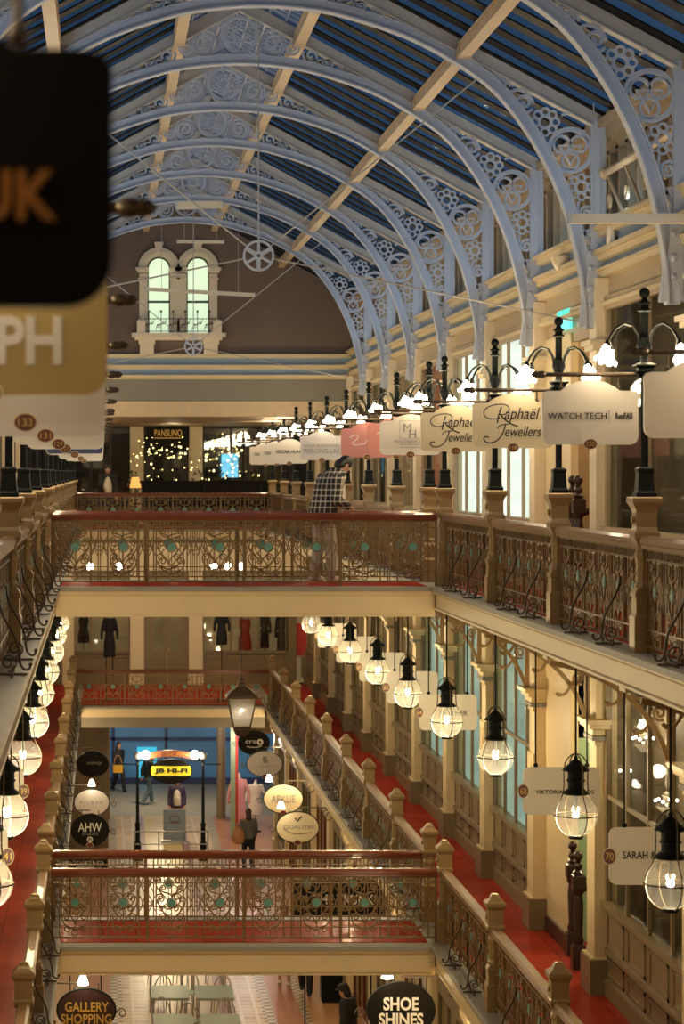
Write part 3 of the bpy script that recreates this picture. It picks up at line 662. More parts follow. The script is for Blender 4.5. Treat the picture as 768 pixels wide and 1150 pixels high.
# ---------------------------------------------------------------- end shopfronts
m = MB(); m.box(-4.5, 8.5, YG + .4, YE, ZE + 1.36, ZE + 1.5); struct(m.obj('ceiling_end_upper', M['beige'], smooth=0))
m = MB(); m.box(-4.5, 8.5, YE + .9, YE + 1.0, ZL - .3, ZE + 1.5); struct(m.obj('wall_end_shops', M['shopdark'], smooth=0))
def endfront(zf, top, lvl, wc):
    m = MB()
    for px in (146, 212): x, _ = at(px, 0, YE); m.box(x, x + .40, YE - .10, YE + .3, zf, top); m.box(x - .03, x + .43, YE - .14, YE, zf, zf + .35)
    for px in (70, 346): x, _ = at(px, 0, YE); m.box(x, x + .34, YE - .10, YE + .3, zf, top)
    struct(m.obj('pilaster', M['cream_light'], smooth=0))
    for (pa, pb) in ((80, 146), (228, 322)):
        WN[0] += 1; a, b = at(pa, 0, YE)[0], at(pb, 0, YE)[0]; zs = zf + .95; m = MB()
        m.box(a, b, YE, YE + .1, zf, zs); m.box(a, b, YE - .06, YE + .1, zs - .04, zs + .04); m.box(a, b, YE, YE + .08, top - .1, top)
        for k in range(4): x = a + (b - a) * k / 3; m.box(x - .035, x + .035, YE, YE + .08, zs, top)
        for k in range(3):
            c0, c1 = a + (b - a) * (k + .1) / 3, a + (b - a) * (k + .9) / 3; m.box(c0, c1, YE - .03, YE, zf + .25, zf + .29); m.box(c0, c1, YE - .03, YE, zf + .78, zf + .82); m.box(c0, c0 + .05, YE - .03, YE, zf + .25, zf + .8); m.box(c1 - .05, c1, YE - .03, YE, zf + .25, zf + .8)
        w = struct(m.obj('window_%d' % WN[0], M[wc], smooth=0)); g = MB(); g.box(a, b, YE + .03, YE + .04, zs, top); g.obj('glass', M['glass'], w, 0)
    a, b = at(166, 0, YE)[0], at(209, 0, YE)[0]; m = MB()
    m.box(a - .1, a + .06, YE, YE + .1, zf, top); m.box(b - .06, b + .1, YE, YE + .1, zf, top); m.box(a, b, YE, YE + .1, zf + 2.6, zf + 2.75)
    for x0, x1 in ((a + .06, (a + b) / 2 - .01), ((a + b) / 2 + .01, b - .06)):
        m.box(x0 + .01, x1 - .01, YE + .03, YE + .075, zf, zf + .95); m.box(x0, x0 + .1, YE + .02, YE + .08, zf, zf + 2.6); m.box(x1 - .1, x1, YE + .02, YE + .08, zf, zf + 2.6); m.box(x0, x1, YE + .025, YE + .075, zf + 1.5, zf + 1.56); m.box(x0 + .12, x1 - .12, YE, YE + .03, zf + .2, zf + .8)
    d = struct(m.obj('door_%s_end' % lvl, M[wc], smooth=0)); g = MB(); g.box(a, b, YE + .05, YE + .06, zf + .9, top); g.obj('glass', M['glass'], d, 0)
    k = MB(); k.ball(((a + b) / 2 + .06, YE - .02, zf + 1.02), .035, 8); k.obj('knob', M['goldink'], d)
    m = MB(); m.box(at(341, 0, YE)[0], 8.5, YE - .02, YE + .08, zf, zf + .95); m.box(at(322, 0, YE)[0], 8.5, YE - .02, YE + .08, zf + 2.9, top); m.box(at(322, 0, YE)[0], at(333, 0, YE)[0], YE, YE + .1, zf, top)
    m.box(at(362, 0, YE)[0], 8.5, YE - .02, YE + .08, zf, top); m.box(-4.5, at(80, 0, YE)[0], YE, YE + .1, zf, zf + .95)
    for q in range(3): x = at(338 + 8 * q, 0, YE)[0]; m.box(x, x + .16, YE - .05, YE, zf + .2, zf + .8)
    struct(m.obj('door_%s_side' % lvl, M[wc], smooth=0))
endfront(ZU, ZE + 1.4, 'upper', 'shopdark'); endfront(ZL, ZU - 1.36, 'lower', 'olive')
m = MB(); m.box(-3.4, 7.4, YE + .6, YE + .7, ZL, ZU - .8); struct(m.obj('wall_dress_shop_back', M['shopwarm'], smooth=0))
o = MB().box(at(333, 0, YE)[0], at(345, 0, YE)[0], YE + .12, YE + .16, at(0, 737, YE)[1], at(0, 700, YE)[1]).obj('red_curtain', M['redcloth'], smooth=0); tag(o, 'dark red curtain in the end shop door by the lower gallery', 'curtain')
# ---------------------------------------------------------------- balustrades
def motif(m, cx, w=.017):
    d = .014; S = lambda pts, s: [(cx + s * u, v) for u, v in pts]
    for s in (1, -1):
        m.stroke(S([(.205, .06), (.205, .86)], s), .019, d); m.stroke(S([(.305, .06), (.305, .86)], s), .013, d)
        m.stroke(S(bez((0, .16), (.05, .19), (.17, .20), (.172, .33), 8) + spiral(.118, .33, .054, .012, 0, 1.3, 14)[1:], s), w, d)
        m.stroke(S(bez((0, .24), (.03, .37), (.18, .40), (.182, .56), 8) + spiral(.135, .565, .047, .012, 0, 1.3, 14)[1:], s), w, d)
        m.stroke(S(bez((0, .60), (.02, .68), (.13, .62), (.152, .71), 7) + spiral(.112, .715, .04, .01, 0, 1.3, 12)[1:], s), w, d)
        m.stroke(S(bez((.06, .50), (.10, .50), (.15, .46), (.11, .40), 7), s), w * .9, d)
        m.stroke(S(spiral(.10, .17, .05, .012, pi, -1.4, 14), s), w * .9, d)
        m.stroke(S(bez((.205, .40), (.255, .46), (.255, .58), (.305, .62), 6), s), .013, d); m.stroke(S(bez((.205, .62), (.255, .58), (.255, .46), (.305, .40), 6), s), .013, d)
    m.stroke(circ(cx, .52, .066, 16), .013, d, True); m.stroke(circ(cx, .125, .042, 14), .011, d, True)
    m.stroke([(cx, .17), (cx, .45)], .011, d); m.stroke([(cx, .59), (cx, .78)], .011, d)
    m.stroke(circ(cx + .305, .51, .03, 12), .010, d, True)
    for q in (-.155, -.10, -.05, .05, .10, .155): m.stroke([(cx + q, .79), (cx + q, .86)], .012, d)
    m.stroke(circ(cx, .825, .032, 12), .010, d, True); m.stroke(circ(cx + .255, .825, .032, 12), .010, d, True)
RAILP = [(-.05, .875), (.05, .875), (.05, .90), (.065, .915), (.065, .95), (.04, .975), (-.04, .975), (-.065, .95), (-.065, .915), (-.05, .90)]
def panel_proto(Lp, n, wood, braces, label):
    t = thing('balustrade_panel', label, 'balustrade', (0, 0, 0)); u = Lp / n; m = MB()
    for z, w in ((.065, .018), (.20, .012), (.78, .014), (.865, .018)): m.stroke([(0, z), (Lp, z)], w, .022)
    for k in range(n): motif(m, u * (k + .5))
    for x in (.012, Lp - .012): m.stroke([(x, .0), (x, .87)], .022, .022)
    for k in range(0, n + 1, 2 if n < 8 else 2): m.stroke([(min(Lp - .02, max(.02, u * k)), 0), (min(Lp - .02, max(.02, u * k)), .87)], .02, .022)
    m.obj('ironwork', M['iron'], t, 0)
    m = MB(); m.prism(RAILP, 0, Lp, lambda a, b, q: (q, a, b)); m.obj('handrail', M['wood' if wood else 'railwood'], t, 0)
    md = MB(); md.lathe([(.001, -.012), (.05, -.012), (.056, 0), (.05, .012), (.001, .012)], n=14); me = md.mesh('medallion', 30)
    for v in me.vertices: v.co = (v.co.x, v.co.z, v.co.y)
    for k in range(n): link('medallion', me, M['teal'], t, (u * (k + .5), 0, .52))
    if braces:
        b = MB(); fn = lambda a, c, q: (q, a, c)
        b.stroke(bez((.01, .60), (.01, .40), (.17, .34), (.17, .12), 9) + bez((.17, .12), (.17, .04), (.25, .02), (.25, .08), 6)[1:], .017, .017, False, fn)
        b.stroke([(0, .015), (.23, .015)], .016, .03, False, fn); b.stroke(spiral(.085, .10, .07, .015, -pi / 2, 1.5, 16), .013, .014, False, fn)
        b.ball((0, .25, .085), .016, 8)
        b.stroke([(-.22, .015), (.22, .015)], .014, .014, False, lambda a, c, q: (a, .12 + q, c))
        for s in (1, -1): b.stroke([(s * a, c) for a, c in spiral(.20, .05, .042, .01, -pi / 2, 1.2, 12)], .012, .012, False, lambda a, c, q: (a, .12 + q, c))
        me = b.mesh('brace', 0)
        for x in (Lp * .22, Lp * .62): link('brace', me, M['irondark'], t, (x, 0, 0))
    return t
LB = 3.66
pg = panel_proto(LB, 6, False, True, ''); used = [False]
def gpanel(s, y0, y1, zf, lvl, lab):
    o = pg
    far = y1 > 46
    if used[0]: o = dup(pg, (0, 0, 0), skip=('medallion',) if far else ())
    used[0] = True
    a, b = y0 + .11, y1 - .11
    o.scale = ((b - a) / LB, 1, 1)
    if s > 0: o.location = (XP, a, zf); o.rotation_euler = (0, 0, pi / 2)
    else: o.location = (side(-1, XP), b, zf); o.rotation_euler = (0, 0, -pi / 2)
    o['label'] = lab; o['group'] = 'gallery balustrade panels'
YS = [16.4] + POSTS
for s in (1, -1):
    for zf, lvl in ((ZU, 'upper'), (ZL, 'lower')):
        for i in range(len(YS) - 1):
            a, b = YS[i], YS[i + 1]
            if b - a < 2: continue
            if lvl == 'lower' and a < 19 : continue
            sd = 'right' if s > 0 else 'left'
            w_ = ('%s balustrade bay before the footbridge' % ORD[int(round((32 - b) / 3.9))]) if b <= 32.01 else ('%s balustrade bay beyond the footbridge' % ORD[POSTS.index(a) - 4])
            gpanel(s, a, b, zf, lvl, 'bronze scrollwork panel, %s %s gallery, %s' % (lvl, sd, w_))
LBR = XP - side(-1, XP) - .20
pb = panel_proto(LBR, 8, True, False, ''); first = [True]
def bpanel(y, zf, front, lab):
    o = pb if first[0] else dup(pb, (0, 0, 0)); first[0] = False
    if front: o.location = (XP - .10, y, zf); o.rotation_euler = (0, 0, pi)
    else: o.location = (side(-1, XP) + .10, y, zf); o.rotation_euler = (0, 0, 0)
    o['label'] = lab; o['group'] = 'footbridge balustrades'
bpanel(YB0, ZU, True, 'near balustrade of the upper footbridge, mahogany rail and teal medallions')
bpanel(YB1, ZU, False, 'rear balustrade of the upper footbridge, where the plaid-shirted person leans')
bpanel(YB0, ZL, True, 'near balustrade of the lower footbridge, in front of the red tiled walkway')
bpanel(YB1, ZL, False, 'rear balustrade of the lower footbridge, its mahogany rail just above the front one')
bpanel(64.4, ZU, True, 'distant balustrade across the end of the upper gallery below the fairy lights')
bpanel(64.4, ZL, True, 'distant balustrade across the end of the lower gallery below the dress windows')

# gallery posts
def post_proto(lvl):
    t = thing('gallery_post', '', 'post', (0, 0, 0)); m = MB()
    m.sq([(.105, 0), (.105, .30), (.095, .32), (.088, .33), (.088, .46), (.098, .47), (.098, .50), (.072, .54)]); m.obj('base', M['post'], t, 0)
    m = MB(); m.lathe([(.085, .54), (.085, .57), (.066, .60), (.070, .78), (.082, .80), (.082, .83), (.07, .85), (.07, .93)], n=8, rot=pi / 8); m.obj('shaft', M['post'], t, 0)
    m = MB()
    if lvl == 'upper': m.sq([(.07, .90), (.105, .96), (.105, 1.0), (.092, 1.02), (.085, 1.05), (.085, 1.17), (.094, 1.20), (.11, 1.23), (.125, 1.255), (.125, 1.29), (.115, 1.30)])
    else: m.sq([(.07, .90), (.10, .95), (.10, .98), (.088, 1.0), (.088, 1.17), (.10, 1.19), (.115, 1.215), (.115, 1.25), (.10, 1.265), (.06, 1.30), (.055, 1.32), (.035, 1.35), (.001, 1.36)])
    m.obj('pedestal' if lvl == 'upper' else 'cap', M['post'], t, 0)
    m = MB(); m.lathe([(.001, -.11), (.03, -.11), (.03, -.085), (.001, -.085)], (0, 0, 0), 10)
    me = m.mesh('rosette', 30)
    for v in me.vertices: v.co = (v.co.z, v.co.x, v.co.y)
    link('rosette', me, M['post'], t, (.0, 0, 1.11 if lvl == 'upper' else 1.09)); return t
YP = {'upper': [16.4] + POSTS, 'lower': POSTS}
for lvl, zf in (('upper', ZU), ('lower', ZL)):
    pp = post_proto(lvl); fst = True
    for s in (1, -1):
        for y in YP[lvl]:
            if s < 0 and y < 17: continue
            o = pp if fst else dup(pp, (0, 0, 0)); fst = False
            o.location = (side(s, XP), y, zf); o['group'] = 'gallery posts'
            if s < 0: o.rotation_euler = (0, 0, pi)
            o['label'] = '%s bronze gallery post, %s %s gallery, %s' % ('flared-top' if lvl == 'upper' else 'pointed-cap', lvl, 'right' if s > 0 else 'left', where(y, 'post'))

# lamp standards on the upper gallery posts
def shade_mesh():
    m = MB(); n = 18; prof = [(.018, 0), (.03, -.02), (.042, -.06), (.048, -.09), (.062, -.125), (.078, -.145)]
    vs = []; fs = []
    for i, (r, z) in enumerate(prof):
        for k in range(n):
            a = 2 * pi * k / n; q = (i / 5) ** 2; vs.append((r * (1 + .07 * q * cos(6 * a)) * cos(a), r * (1 + .07 * q * cos(6 * a)) * sin(a), z + .018 * q * cos(6 * a)))
    for i in range(5):
        for k in range(n): fs.append((i * n + k, i * n + (k + 1) % n, (i + 1) * n + (k + 1) % n, (i + 1) * n + k))
    fs.append(tuple(range(n))); m.add(vs, fs); return m.mesh('tulip_shade', 60)
def lamp_proto():
    t = thing('lamp_standard', '', 'lamp post', (0, 0, 0)); m = MB()
    m.sq([(.085, 0), (.085, .03), (.07, .05), (.06, .20), (.066, .21), (.066, .235), (.045, .25)]); m.obj('base', M['black'], t, 0)
    m = MB(); m.lathe([(.033, .25), (.030, .92), (.028, 1.0)], n=12)
    m.sq([(.05, .995), (.075, 1.03), (.08, 1.045), (.06, 1.05), (.06, 1.07), (.085, 1.09), (.085, 1.10), (.05, 1.12)])
    m.lathe([(.035, 1.12), (.03, 1.17), (.05, 1.20), (.066, 1.25), (.062, 1.29), (.045, 1.325), (.034, 1.34), (.034, 1.52), (.036, 1.54), (.058, 1.55), (.058, 1.56), (.036, 1.575), (.04, 1.605), (.056, 1.61), (.056, 1.62), (.03, 1.635), (.02, 1.66)], n=14)
    m.ball((0, 0, 1.70), .046, 14); m.obj('column', M['black'], t, 40)
    sm = shade_mesh()
    for az in (25, 125, 205, 305):
        a = radians(az); c, s_ = cos(a), sin(a); m = MB()
        pts = [(.05, 1.25), (.075, 1.35), (.13, 1.425), (.21, 1.44), (.29, 1.40), (.345, 1.335), (.37, 1.285)]
        m.tube([(r * c, r * s_, z) for r, z in pts], .011, 7); m.lathe([(.012, .03), (.022, .01), (.034, -.03), (.026, -.035)], (.375 * c, .375 * s_, 1.275), 8)
        arm = m.obj('lamp_arm', M['black'], t, 40)
        sh = link('tulip_shade', sm, M['shade'], arm, (.38 * c, .38 * s_, 1.265)); sh.rotation_euler = (0.25 * s_ * -1 * -1, -.25 * c, 0)
    m = MB(); m.tube([(.04, 0, 1.02), (-.86, 0, 1.02)], .018, 8); m.lathe([(.001, 0), (.024, .02), (.03, .05), (.02, .07), (.018, .09)], (0, 0, 0), 8)
    me = m.mesh('sign_bar', 40)
    nb = len(me.vertices)
    o = link('sign_bar', me, M['irondark'], t)
    for v in list(me.vertices)[16:]: x, y, z = v.co; v.co = (-.95 + z, x, 1.02 + y)
    m = MB(); m.ball((-.86, 0, 1.02), .032, 10, sx=1.4); m.obj('bar_end_ball', M['wire'], t)
    return t
lpz = ZU + 1.30; lp = lamp_proto(); fst = True
YLAMP = {1: [16.4] + POSTS, -1: [3.6, 7.5, 11.5, 15.6] + POSTS}
for s in (1, -1):
    for y in YLAMP[s]:
        o = lp if fst else dup(lp, (0, 0, 0)); fst = False
        o.location = (side(s, XP), y, lpz); o['group'] = 'lamp standards on the upper galleries'
        if s < 0: o.rotation_euler = (0, 0, pi)
        o['label'] = 'black four-branched lamp standard, upper %s gallery, %s' % ('right' if s > 0 else 'left', where(y, 'post') if y > 19 else '%s post before the footbridge' % ORD[min(12, int(round((32 - y) / 3.9)))])
        if y > 0: lamp((side(s, XP), y, lpz + 1.32), 16, r=.2)
for y in (3.6, 7.5, 11.5, 15.6):      # the posts that carry the nearest left lamp standards
    o = dup([x for x in bpy.data.objects if x.name == 'gallery_post'][0], (side(-1, XP), y, ZU), pi, 'flared-top bronze post at the near end of upper left gallery, %s from the camera' % ORD[[3.6, 7.5, 11.5, 15.6].index(y)])
m = MB(); m.box(side(-1, XW), side(-1, XN), 2.0, 12, ZU - .28, ZU); struct(m.obj('floor_upper_left_near', M['redfloor'], smooth=0))

# hanging signs of the upper gallery
def arc(cx, cy, r, a0, a1, n=6): return [(cx + r * cos(radians(a0 + (a1 - a0) * i / n)), cy + r * sin(radians(a0 + (a1 - a0) * i / n))) for i in range(n + 1)]
def signpoly(w, h):
    a = w / 2; r = .07; hs = h * .83
    p = arc(a - r, r, r, -90, 0) + [(a, hs - .03), (a - .015, hs - .008), (a - .05, hs)]
    c = a * .62; n = 12
    p += [(c, hs)] + [(c * cos(pi * i / n) if 0 else c - 2 * c * i / n, hs + (h - hs) * sin(pi * i / n) ** .8) for i in range(1, n)] + [(-c, hs)]
    return p + [(-a + .05, hs), (-a + .015, hs - .008), (-a, hs - .03)] + arc(-a + r, r, r, 180, 270)
def disc(t, x, z, num, y=-.02, w=.052, h=.04):
    m = MB(); m.prism(circ(x, z, w * 1.12, 20, h * 1.14), y - .004, y + .0); rim = m.obj('number_disc_rim', M['creamsign'], t, 0)
    m = MB(); m.prism(circ(x, z, w, 20, h), y - .010, y - .002); d = m.obj('number_disc', M['redenamel'], t, 0)
    if num: text(num, (x, y - .010, z), d, M['goldink'], w=w * 1.3, h=h * .95)
    return d
def hsign(s, y, lab, bm, num, zb=ZE + .235, w=.80, h=.54, xo=None, band=None):
    x = side(s, XP) - s * .455 if xo is None else xo
    t = thing('hanging_sign', lab, 'sign', (x, y - .0, zb), 0, 'shop signs hung over the void')
    m = MB(); m.prism(signpoly(w, h), -.018, .018); m.obj('board', M[bm], t, 0)
    for q in (-.24, .24): m = MB(); m.tube([(q, 0, h * .78), (q, 0, lpz + .9995 - zb)], .009, 6); m.ball((q, 0, h * .88), .018, 6); m.obj('hanger', M['wire'], t)
    if num is not None: disc(t, 0, .005, num)
    return t
t = hsign(1, 20.2, 'pale arched sign with thin dark capitals and red number disc 120', 'whitesign', '120')
text('WATCH TECH', (-.11, -.019, .24), t, M['ink'], w=.49, h=.052); text('RenFAB', (.28, -.019, .24), t, M['ink'], w=.145, h=.052, bold=.02)
m = MB(); m.box(.155, .159, -.021, -.018, .18, .29); m.obj('divider_line', M['greyink'], t, 0)
t = hsign(1, 16.4, 'plain cream hanging sign cut off by the right edge of the photo', 'whitesign', None)
def raphael(y, lab, num):
    t = hsign(1, y, lab, 'creamsign', num, zb=ZE + .245)
    text('aphaël', (.09, -.019, .325), t, M['ink'], w=.35, h=.15, shear=.3); text('ewellers', (.10, -.019, .165), t, M['ink'], w=.36, h=.10, shear=.3)
    m = MB(); m.stroke(bez((-.155, .25), (-.15, .31), (-.13, .36), (-.115, .41), 8), .014, .003, off=-.020)
    m.stroke(bez((-.13, .30), (-.28, .25), (-.34, .36), (-.24, .41), 12) + bez((-.24, .41), (-.14, .45), (-.02, .44), (-.04, .375), 10)[1:] + bez((-.04, .375), (-.05, .335), (-.10, .325), (-.13, .335), 6)[1:], .010, .003, off=-.020)
    m.stroke(bez((-.125, .335), (-.09, .28), (-.03, .235), (.05, .215), 8), .014, .003, off=-.020)
    m.stroke(bez((-.04, .235), (-.12, .24), (-.16, .22), (-.15, .19), 6), .009, .003, off=-.020)
    m.stroke(bez((-.075, .235), (-.10, .08), (-.20, .03), (-.27, .06), 12) + bez((-.27, .06), (-.31, .09), (-.28, .13), (-.24, .105), 6)[1:], .012, .003, off=-.020)
    m.obj('flourish', M['ink'], t, 0)
raphael(24.0, 'cream script jewellers sign numbered 118, the fully readable one', '118'); raphael(27.9, 'cream script jewellers sign numbered 116, half hidden behind its twin', '116')
t = hsign(1, 32.0, 'cream sign with a thin-framed monogram above the footbridge end', 'whitesign', '112')
text('M', (-.04, -.019, .36), t, M['greyink'], h=.11); text('H', (.03, -.019, .28), t, M['greyink'], h=.11); text('MATTHEW ELY', (0, -.019, .18), t, M['greyink'], w=.42, h=.035)
m = MB(); m.stroke([(-.14, .22), (.14, .22), (.14, .45), (-.14, .45)], .006, .003, True, off=-.02); m.stroke([(-.13, .10), (.13, .10), (.13, .14), (-.13, .14)], .005, .003, True, off=-.02); m.obj('monogram_frame', M['greyink'], t, 0)
for y, num, lab in ((33.5, '110', 'dusty pink sign mostly hidden behind the cream monogram sign'), (37.2, '108', 'dusty pink sign with white script, left of the other pink one')):
    t = hsign(1, y, lab, 'pinksign', num)
    m = MB(); m.stroke(bez((-.27, .30), (-.2, .36), (-.1, .36), (-.16, .28), 8) + bez((-.16, .28), (-.3, .18), (-.2, .17), (-.02, .22), 8)[1:], .012, .003, off=-.02)
    for k in range(4): m.stroke(bez((-.04 + .08 * k, .20), (.0 + .08 * k, .26), (.04 + .08 * k, .36), (.02 + .08 * k, .36), 6) + bez((.02 + .08 * k, .36), (.0 + .08 * k, .3), (.0 + .08 * k, .18), (.05 + .08 * k, .21), 6)[1:], .010, .003, off=-.02)
    m.stroke([(.05, .29), (.26, .31)], .008, .003, off=-.02); m.obj('script_lettering', M['whiteink'], t, 0)
t = hsign(1, 44.9, 'pale grey piercing studio sign right behind the plaid-shirted person', 'greysign', '104')
text('SARAH & SEBASTIAN', (0, -.019, .27), t, M['greyink'], w=.66, h=.05); text('PIERCING LAB', (0, -.019, .17), t, M['greyink'], w=.66, h=.085)
for y, num, lab in ((52.7, '102', 'white sign with dark capitals, frontmost of the three distant white signs'), (56.5, '100', 'white sign half hidden, middle of the three distant white signs'), (60.3, '98', 'white sign mostly hidden, hindmost of the three distant white signs')):
    t = hsign(1, y, lab, 'whitesign', num, zb=ZE + .20); text('OSCAR HUNT', (0, -.019, .26), t, M['ink'], w=.58, h=.075, bold=.02)
# left signs, seen from close by at their ends
xl = -.365
t = hsign(-1, 3.6, 'large black out-of-focus sign with orange lettering, nearest at left', 'darksign', '137', xo=xl, w=.76, zb=ZE + .245, h=.46)
text('UK', (.235, -.019, .165), t, M['orangeink'], w=.125, h=.075, bold=.02)
t = hsign(-1, 7.5, 'gold out-of-focus sign with white capitals behind the black sign', 'goldsign', '135', xo=xl, w=.76, zb=ZE + .24)
text('RAPH', (.03, -.019, .17), t, M['whiteink'], w=.42, h=.15, bold=.03)
for y, num, lab, bm in ((11.5, '133', 'white sign at left with the biggest blurred red number disc', 'greysign'), (15.6, '131', 'white sign at left with the second blurred red disc', 'greysign'), (20.2, '129', 'white sign at left with the third blurred red disc', 'whitesign'), (24.0, '127', 'white sign at left just before the navy banded one', 'whitesign'), (32.0, '123', 'white sign at left with a navy blue lower band', 'whitesign'), (41.1, '121', 'white sign at left directly behind the navy banded one', 'whitesign'), (48.8, '119', 'white sign at left, last and smallest of the row', 'whitesign')):
    t = hsign(-1, y, lab, bm, num, xo=xl, w=.76, zb=ZE + .235)
    if num == '123':
        m = MB(); m.prism([(-.34, .02), (.34, .02), (.365, .045), (.365, .14), (-.365, .14), (-.365, .045)], -.022, -.018); m.obj('navy_band', M['bluesign'], t, 0); text('THE STRAND', (.12, -.0225, .115), t, M['whiteink'], w=.30, h=.03)

# ---------------------------------------------------------------- globe lanterns under the upper galleries
XL = 4.69
def lantern_proto(zs):
    t = thing('globe_lantern', '', 'lantern', (0, 0, 0)); R = .215
    m = MB(); m.ball((0, 0, 0), R, 24); g = m.obj('glass_globe', M['globe'], t, 60)
    m = MB(); m.lathe([(.085, .20), (.125, .205), (.128, .225), (.085, .255), (.08, .27), (.08, .33), (.092, .335), (.092, .35), (.08, .355), (.08, .42), (.092, .43), (.135, .44), (.130, .455), (.075, .50), (.045, .535), (.02, .55), (.02, .58), (.001, .585)], n=18); m.obj('lantern_cap', M['black'], t, 35)
    m = MB(); m.lathe([(.001, -.235), (.07, -.235), (.07, -.205), (.001, -.205)], n=14); m.obj('bottom_plate', M['black'], t, 35)
    m = MB(); m.tube([(.222 * cos(2 * pi * k / 28), .222 * sin(2 * pi * k / 28), 0) for k in range(28)], .007, 6, True)
    for a in (.25, .25 + pi / 2):
        pr = [(.225 * sin(radians(q)), -.225 * cos(radians(q))) for q in range(18, 132, 8)] + [(.14, .22), (.132, .30), (.132, .44), (.118, .52), (.085, .57), (.04, .60), (0, .61)]
        for sg in (1, -1): m.tube([(sg * r * cos(a), sg * r * sin(a), z) for r, z in pr], .0065, 6)
    m.obj('wire_cage', M['wire'], t, 40)
    m = MB(); m.ball((0, 0, -.0), .032, 10); m.obj('bulb', M['bulb'], t, 60); m = MB(); m.lathe([(.018, .03), (.018, .2)], n=8); m.obj('bulb_holder', M['steel'], t, 40)
    m = MB(); m.tube([(0, 0, .58), (0, 0, zs)], .011, 7); m.lathe([(.03, zs - .03), (.035, zs)], n=10); m.obj('rod', M['black'], t, 40); return t
zl = ZE - 3.39; ln = lantern_proto(ZU - .335 - zl); fst = True
for s in (1, -1):
    for i, y in enumerate([20.0, 24.0, 28.9, 33.0, 37.2, 41.3, 45.9, 50.3, 54.4]):
        o = ln if fst else dup(ln, (0, 0, 0)); fst = False
        o.location = (side(s, XL), y, zl); o['group'] = 'globe lanterns under the upper galleries'
        o['label'] = 'black-capped glass globe lantern, %s of the %s row counting from the camera' % (ORD[i], 'right' if s > 0 else 'left'); o.rotation_euler = (0, 0, random.uniform(-.5, .5))
        lamp((side(s, XL), y, zl - .06), (7 if s > 0 else 28) if y < 22 else (12 if s > 0 else 38) if y < 26 else (23 if s > 0 else 34), (1., .79, .48), .04)
# scrolled brackets under the upper gallery
def bracket_proto():
    t = thing('gallery_bracket', '', 'bracket', (0, 0, 0)); m = MB(); d = .04
    A = bez((0, -1.15), (-.12, -.62), (-.55, -.22), (-1.22, -.10), 16); m.stroke(A, .05, d); m.stroke([(0, -1.15), (0, 0)], .06, .06); m.stroke([(0, -.02), (-1.28, -.02)], .05, .06); m.obj('frame', M['post'], t, 0)
    m = MB()
    m.stroke(spiral(-.27, -.30, .19, .03, radians(-130), 1.8, 26), .034, d); m.stroke(spiral(-.62, -.17, .11, .02, radians(-100), 1.6, 20), .028, d); m.stroke(spiral(-.10, -.62, .08, .016, radians(-60), -1.5, 16), .026, d)
    m.stroke(spiral(-.92, -.11, .06, .014, radians(-80), 1.4, 14), .022, d)
    for q in (.35, .6, .82):
        p = A[int(q * 16)]; e = (p[0] - .13, p[1] - .10); m.stroke(bez(p, (p[0] - .02, p[1] - .1), (e[0] + .02, e[1] - .06), e, 8), .026, d)
        for a in (200, 250, 300): m.ball((e[0] + .03 * cos(radians(a)), 0, e[1] + .03 * sin(radians(a))), .022, 6)
    m.obj('scrollwork', M['post'], t, 35); return t
bp = bracket_proto(); fst = True
for i, y in enumerate(PLANES[:8]):
    o = bp if fst else dup(bp, (0, 0, 0)); fst = False
    o.location = (5.80, y, ZU - .34); o['group'] = 'scrolled brackets'; o['label'] = 'bronze scrolled gallery bracket above a right lower pilaster, %s from the camera' % ORD[i]

# ---------------------------------------------------------------- signs hung in the lower gallery
def lsign(s, y, lab, num, bm='whitesign'):
    x = 5.02 if s > 0 else side(-1, 5.02); w, h = .84, .52; t = thing('walkway_sign', lab, 'sign', (x, y, ZE - 3.74), 0, 'notched signs over the lower walkways')
    a = w / 2; n = .06; p = []
    for sx, sz in ((1, -1), (1, 1), (-1, 1), (-1, -1)):
        c = (sx * a, h / 2 + sz * h / 2); q = [(c[0] - sx * n, c[1]), (c[0] - sx * n * .75, c[1] - sz * n * .55), (c[0] - sx * n * .55, c[1] - sz * n * .75), (c[0], c[1] - sz * n)]
        p += q if sx * sz < 0 and False else (q if (sx, sz) in ((1, 1), (-1, -1)) and False else q)
    p = [(a - n, 0), (a - .02, .02), (a, n), (a, h - n), (a - .02, h - .02), (a - n, h), (-a + n, h), (-a + .02, h - .02), (-a, h - n), (-a, n), (-a + .02, .02), (-a + n, 0)]
    m = MB(); m.prism(p, -.015, .015); m.obj('board', M[bm], t, 0)
    for q in (-.28, .28): m = MB(); m.tube([(q, 0, h - .03), (q, 0, ZU - .33 - (ZE - 3.74))], .009, 6); m.ball((q, 0, h + .02), .026, 8); m.obj('hanging_rod', M['black'], t)
    disc(t, -a * s, h / 2, num, -.018, .055, .07); return t
t = lsign(1, 22.0, 'pale notched sign numbered 70 with dark serif capitals, nearest at right', '70'); text('SARAH & SEBASTIAN', (.045, -.016, .27), t, M['ink'], w=.69, h=.07, bold=.015); text('SYDNEY', (.09, -.016, .17), t, M['greyink'], w=.16, h=.035)
t = lsign(1, 26.5, 'pale notched sign numbered 68 behind the second right globe lantern', '68'); text('VIKTORIA & WOODS', (.035, -.016, .25), t, M['ink'], w=.64, h=.045, bold=.01)
t = lsign(1, 35.2, 'pale notched sign numbered 64, first one beyond the footbridge', '64'); text('LEATHER', (.08, -.016, .25), t, M['ink'], w=.4, h=.07)
for i, (y, num) in enumerate(((39.3, '62'), (43.4, '60'), (47.7, '58'), (51.8, '56'))): lsign(1, y, 'blank-looking pale notched sign over the right lower walkway, %s beyond the footbridge' % ORD[i + 1], num)
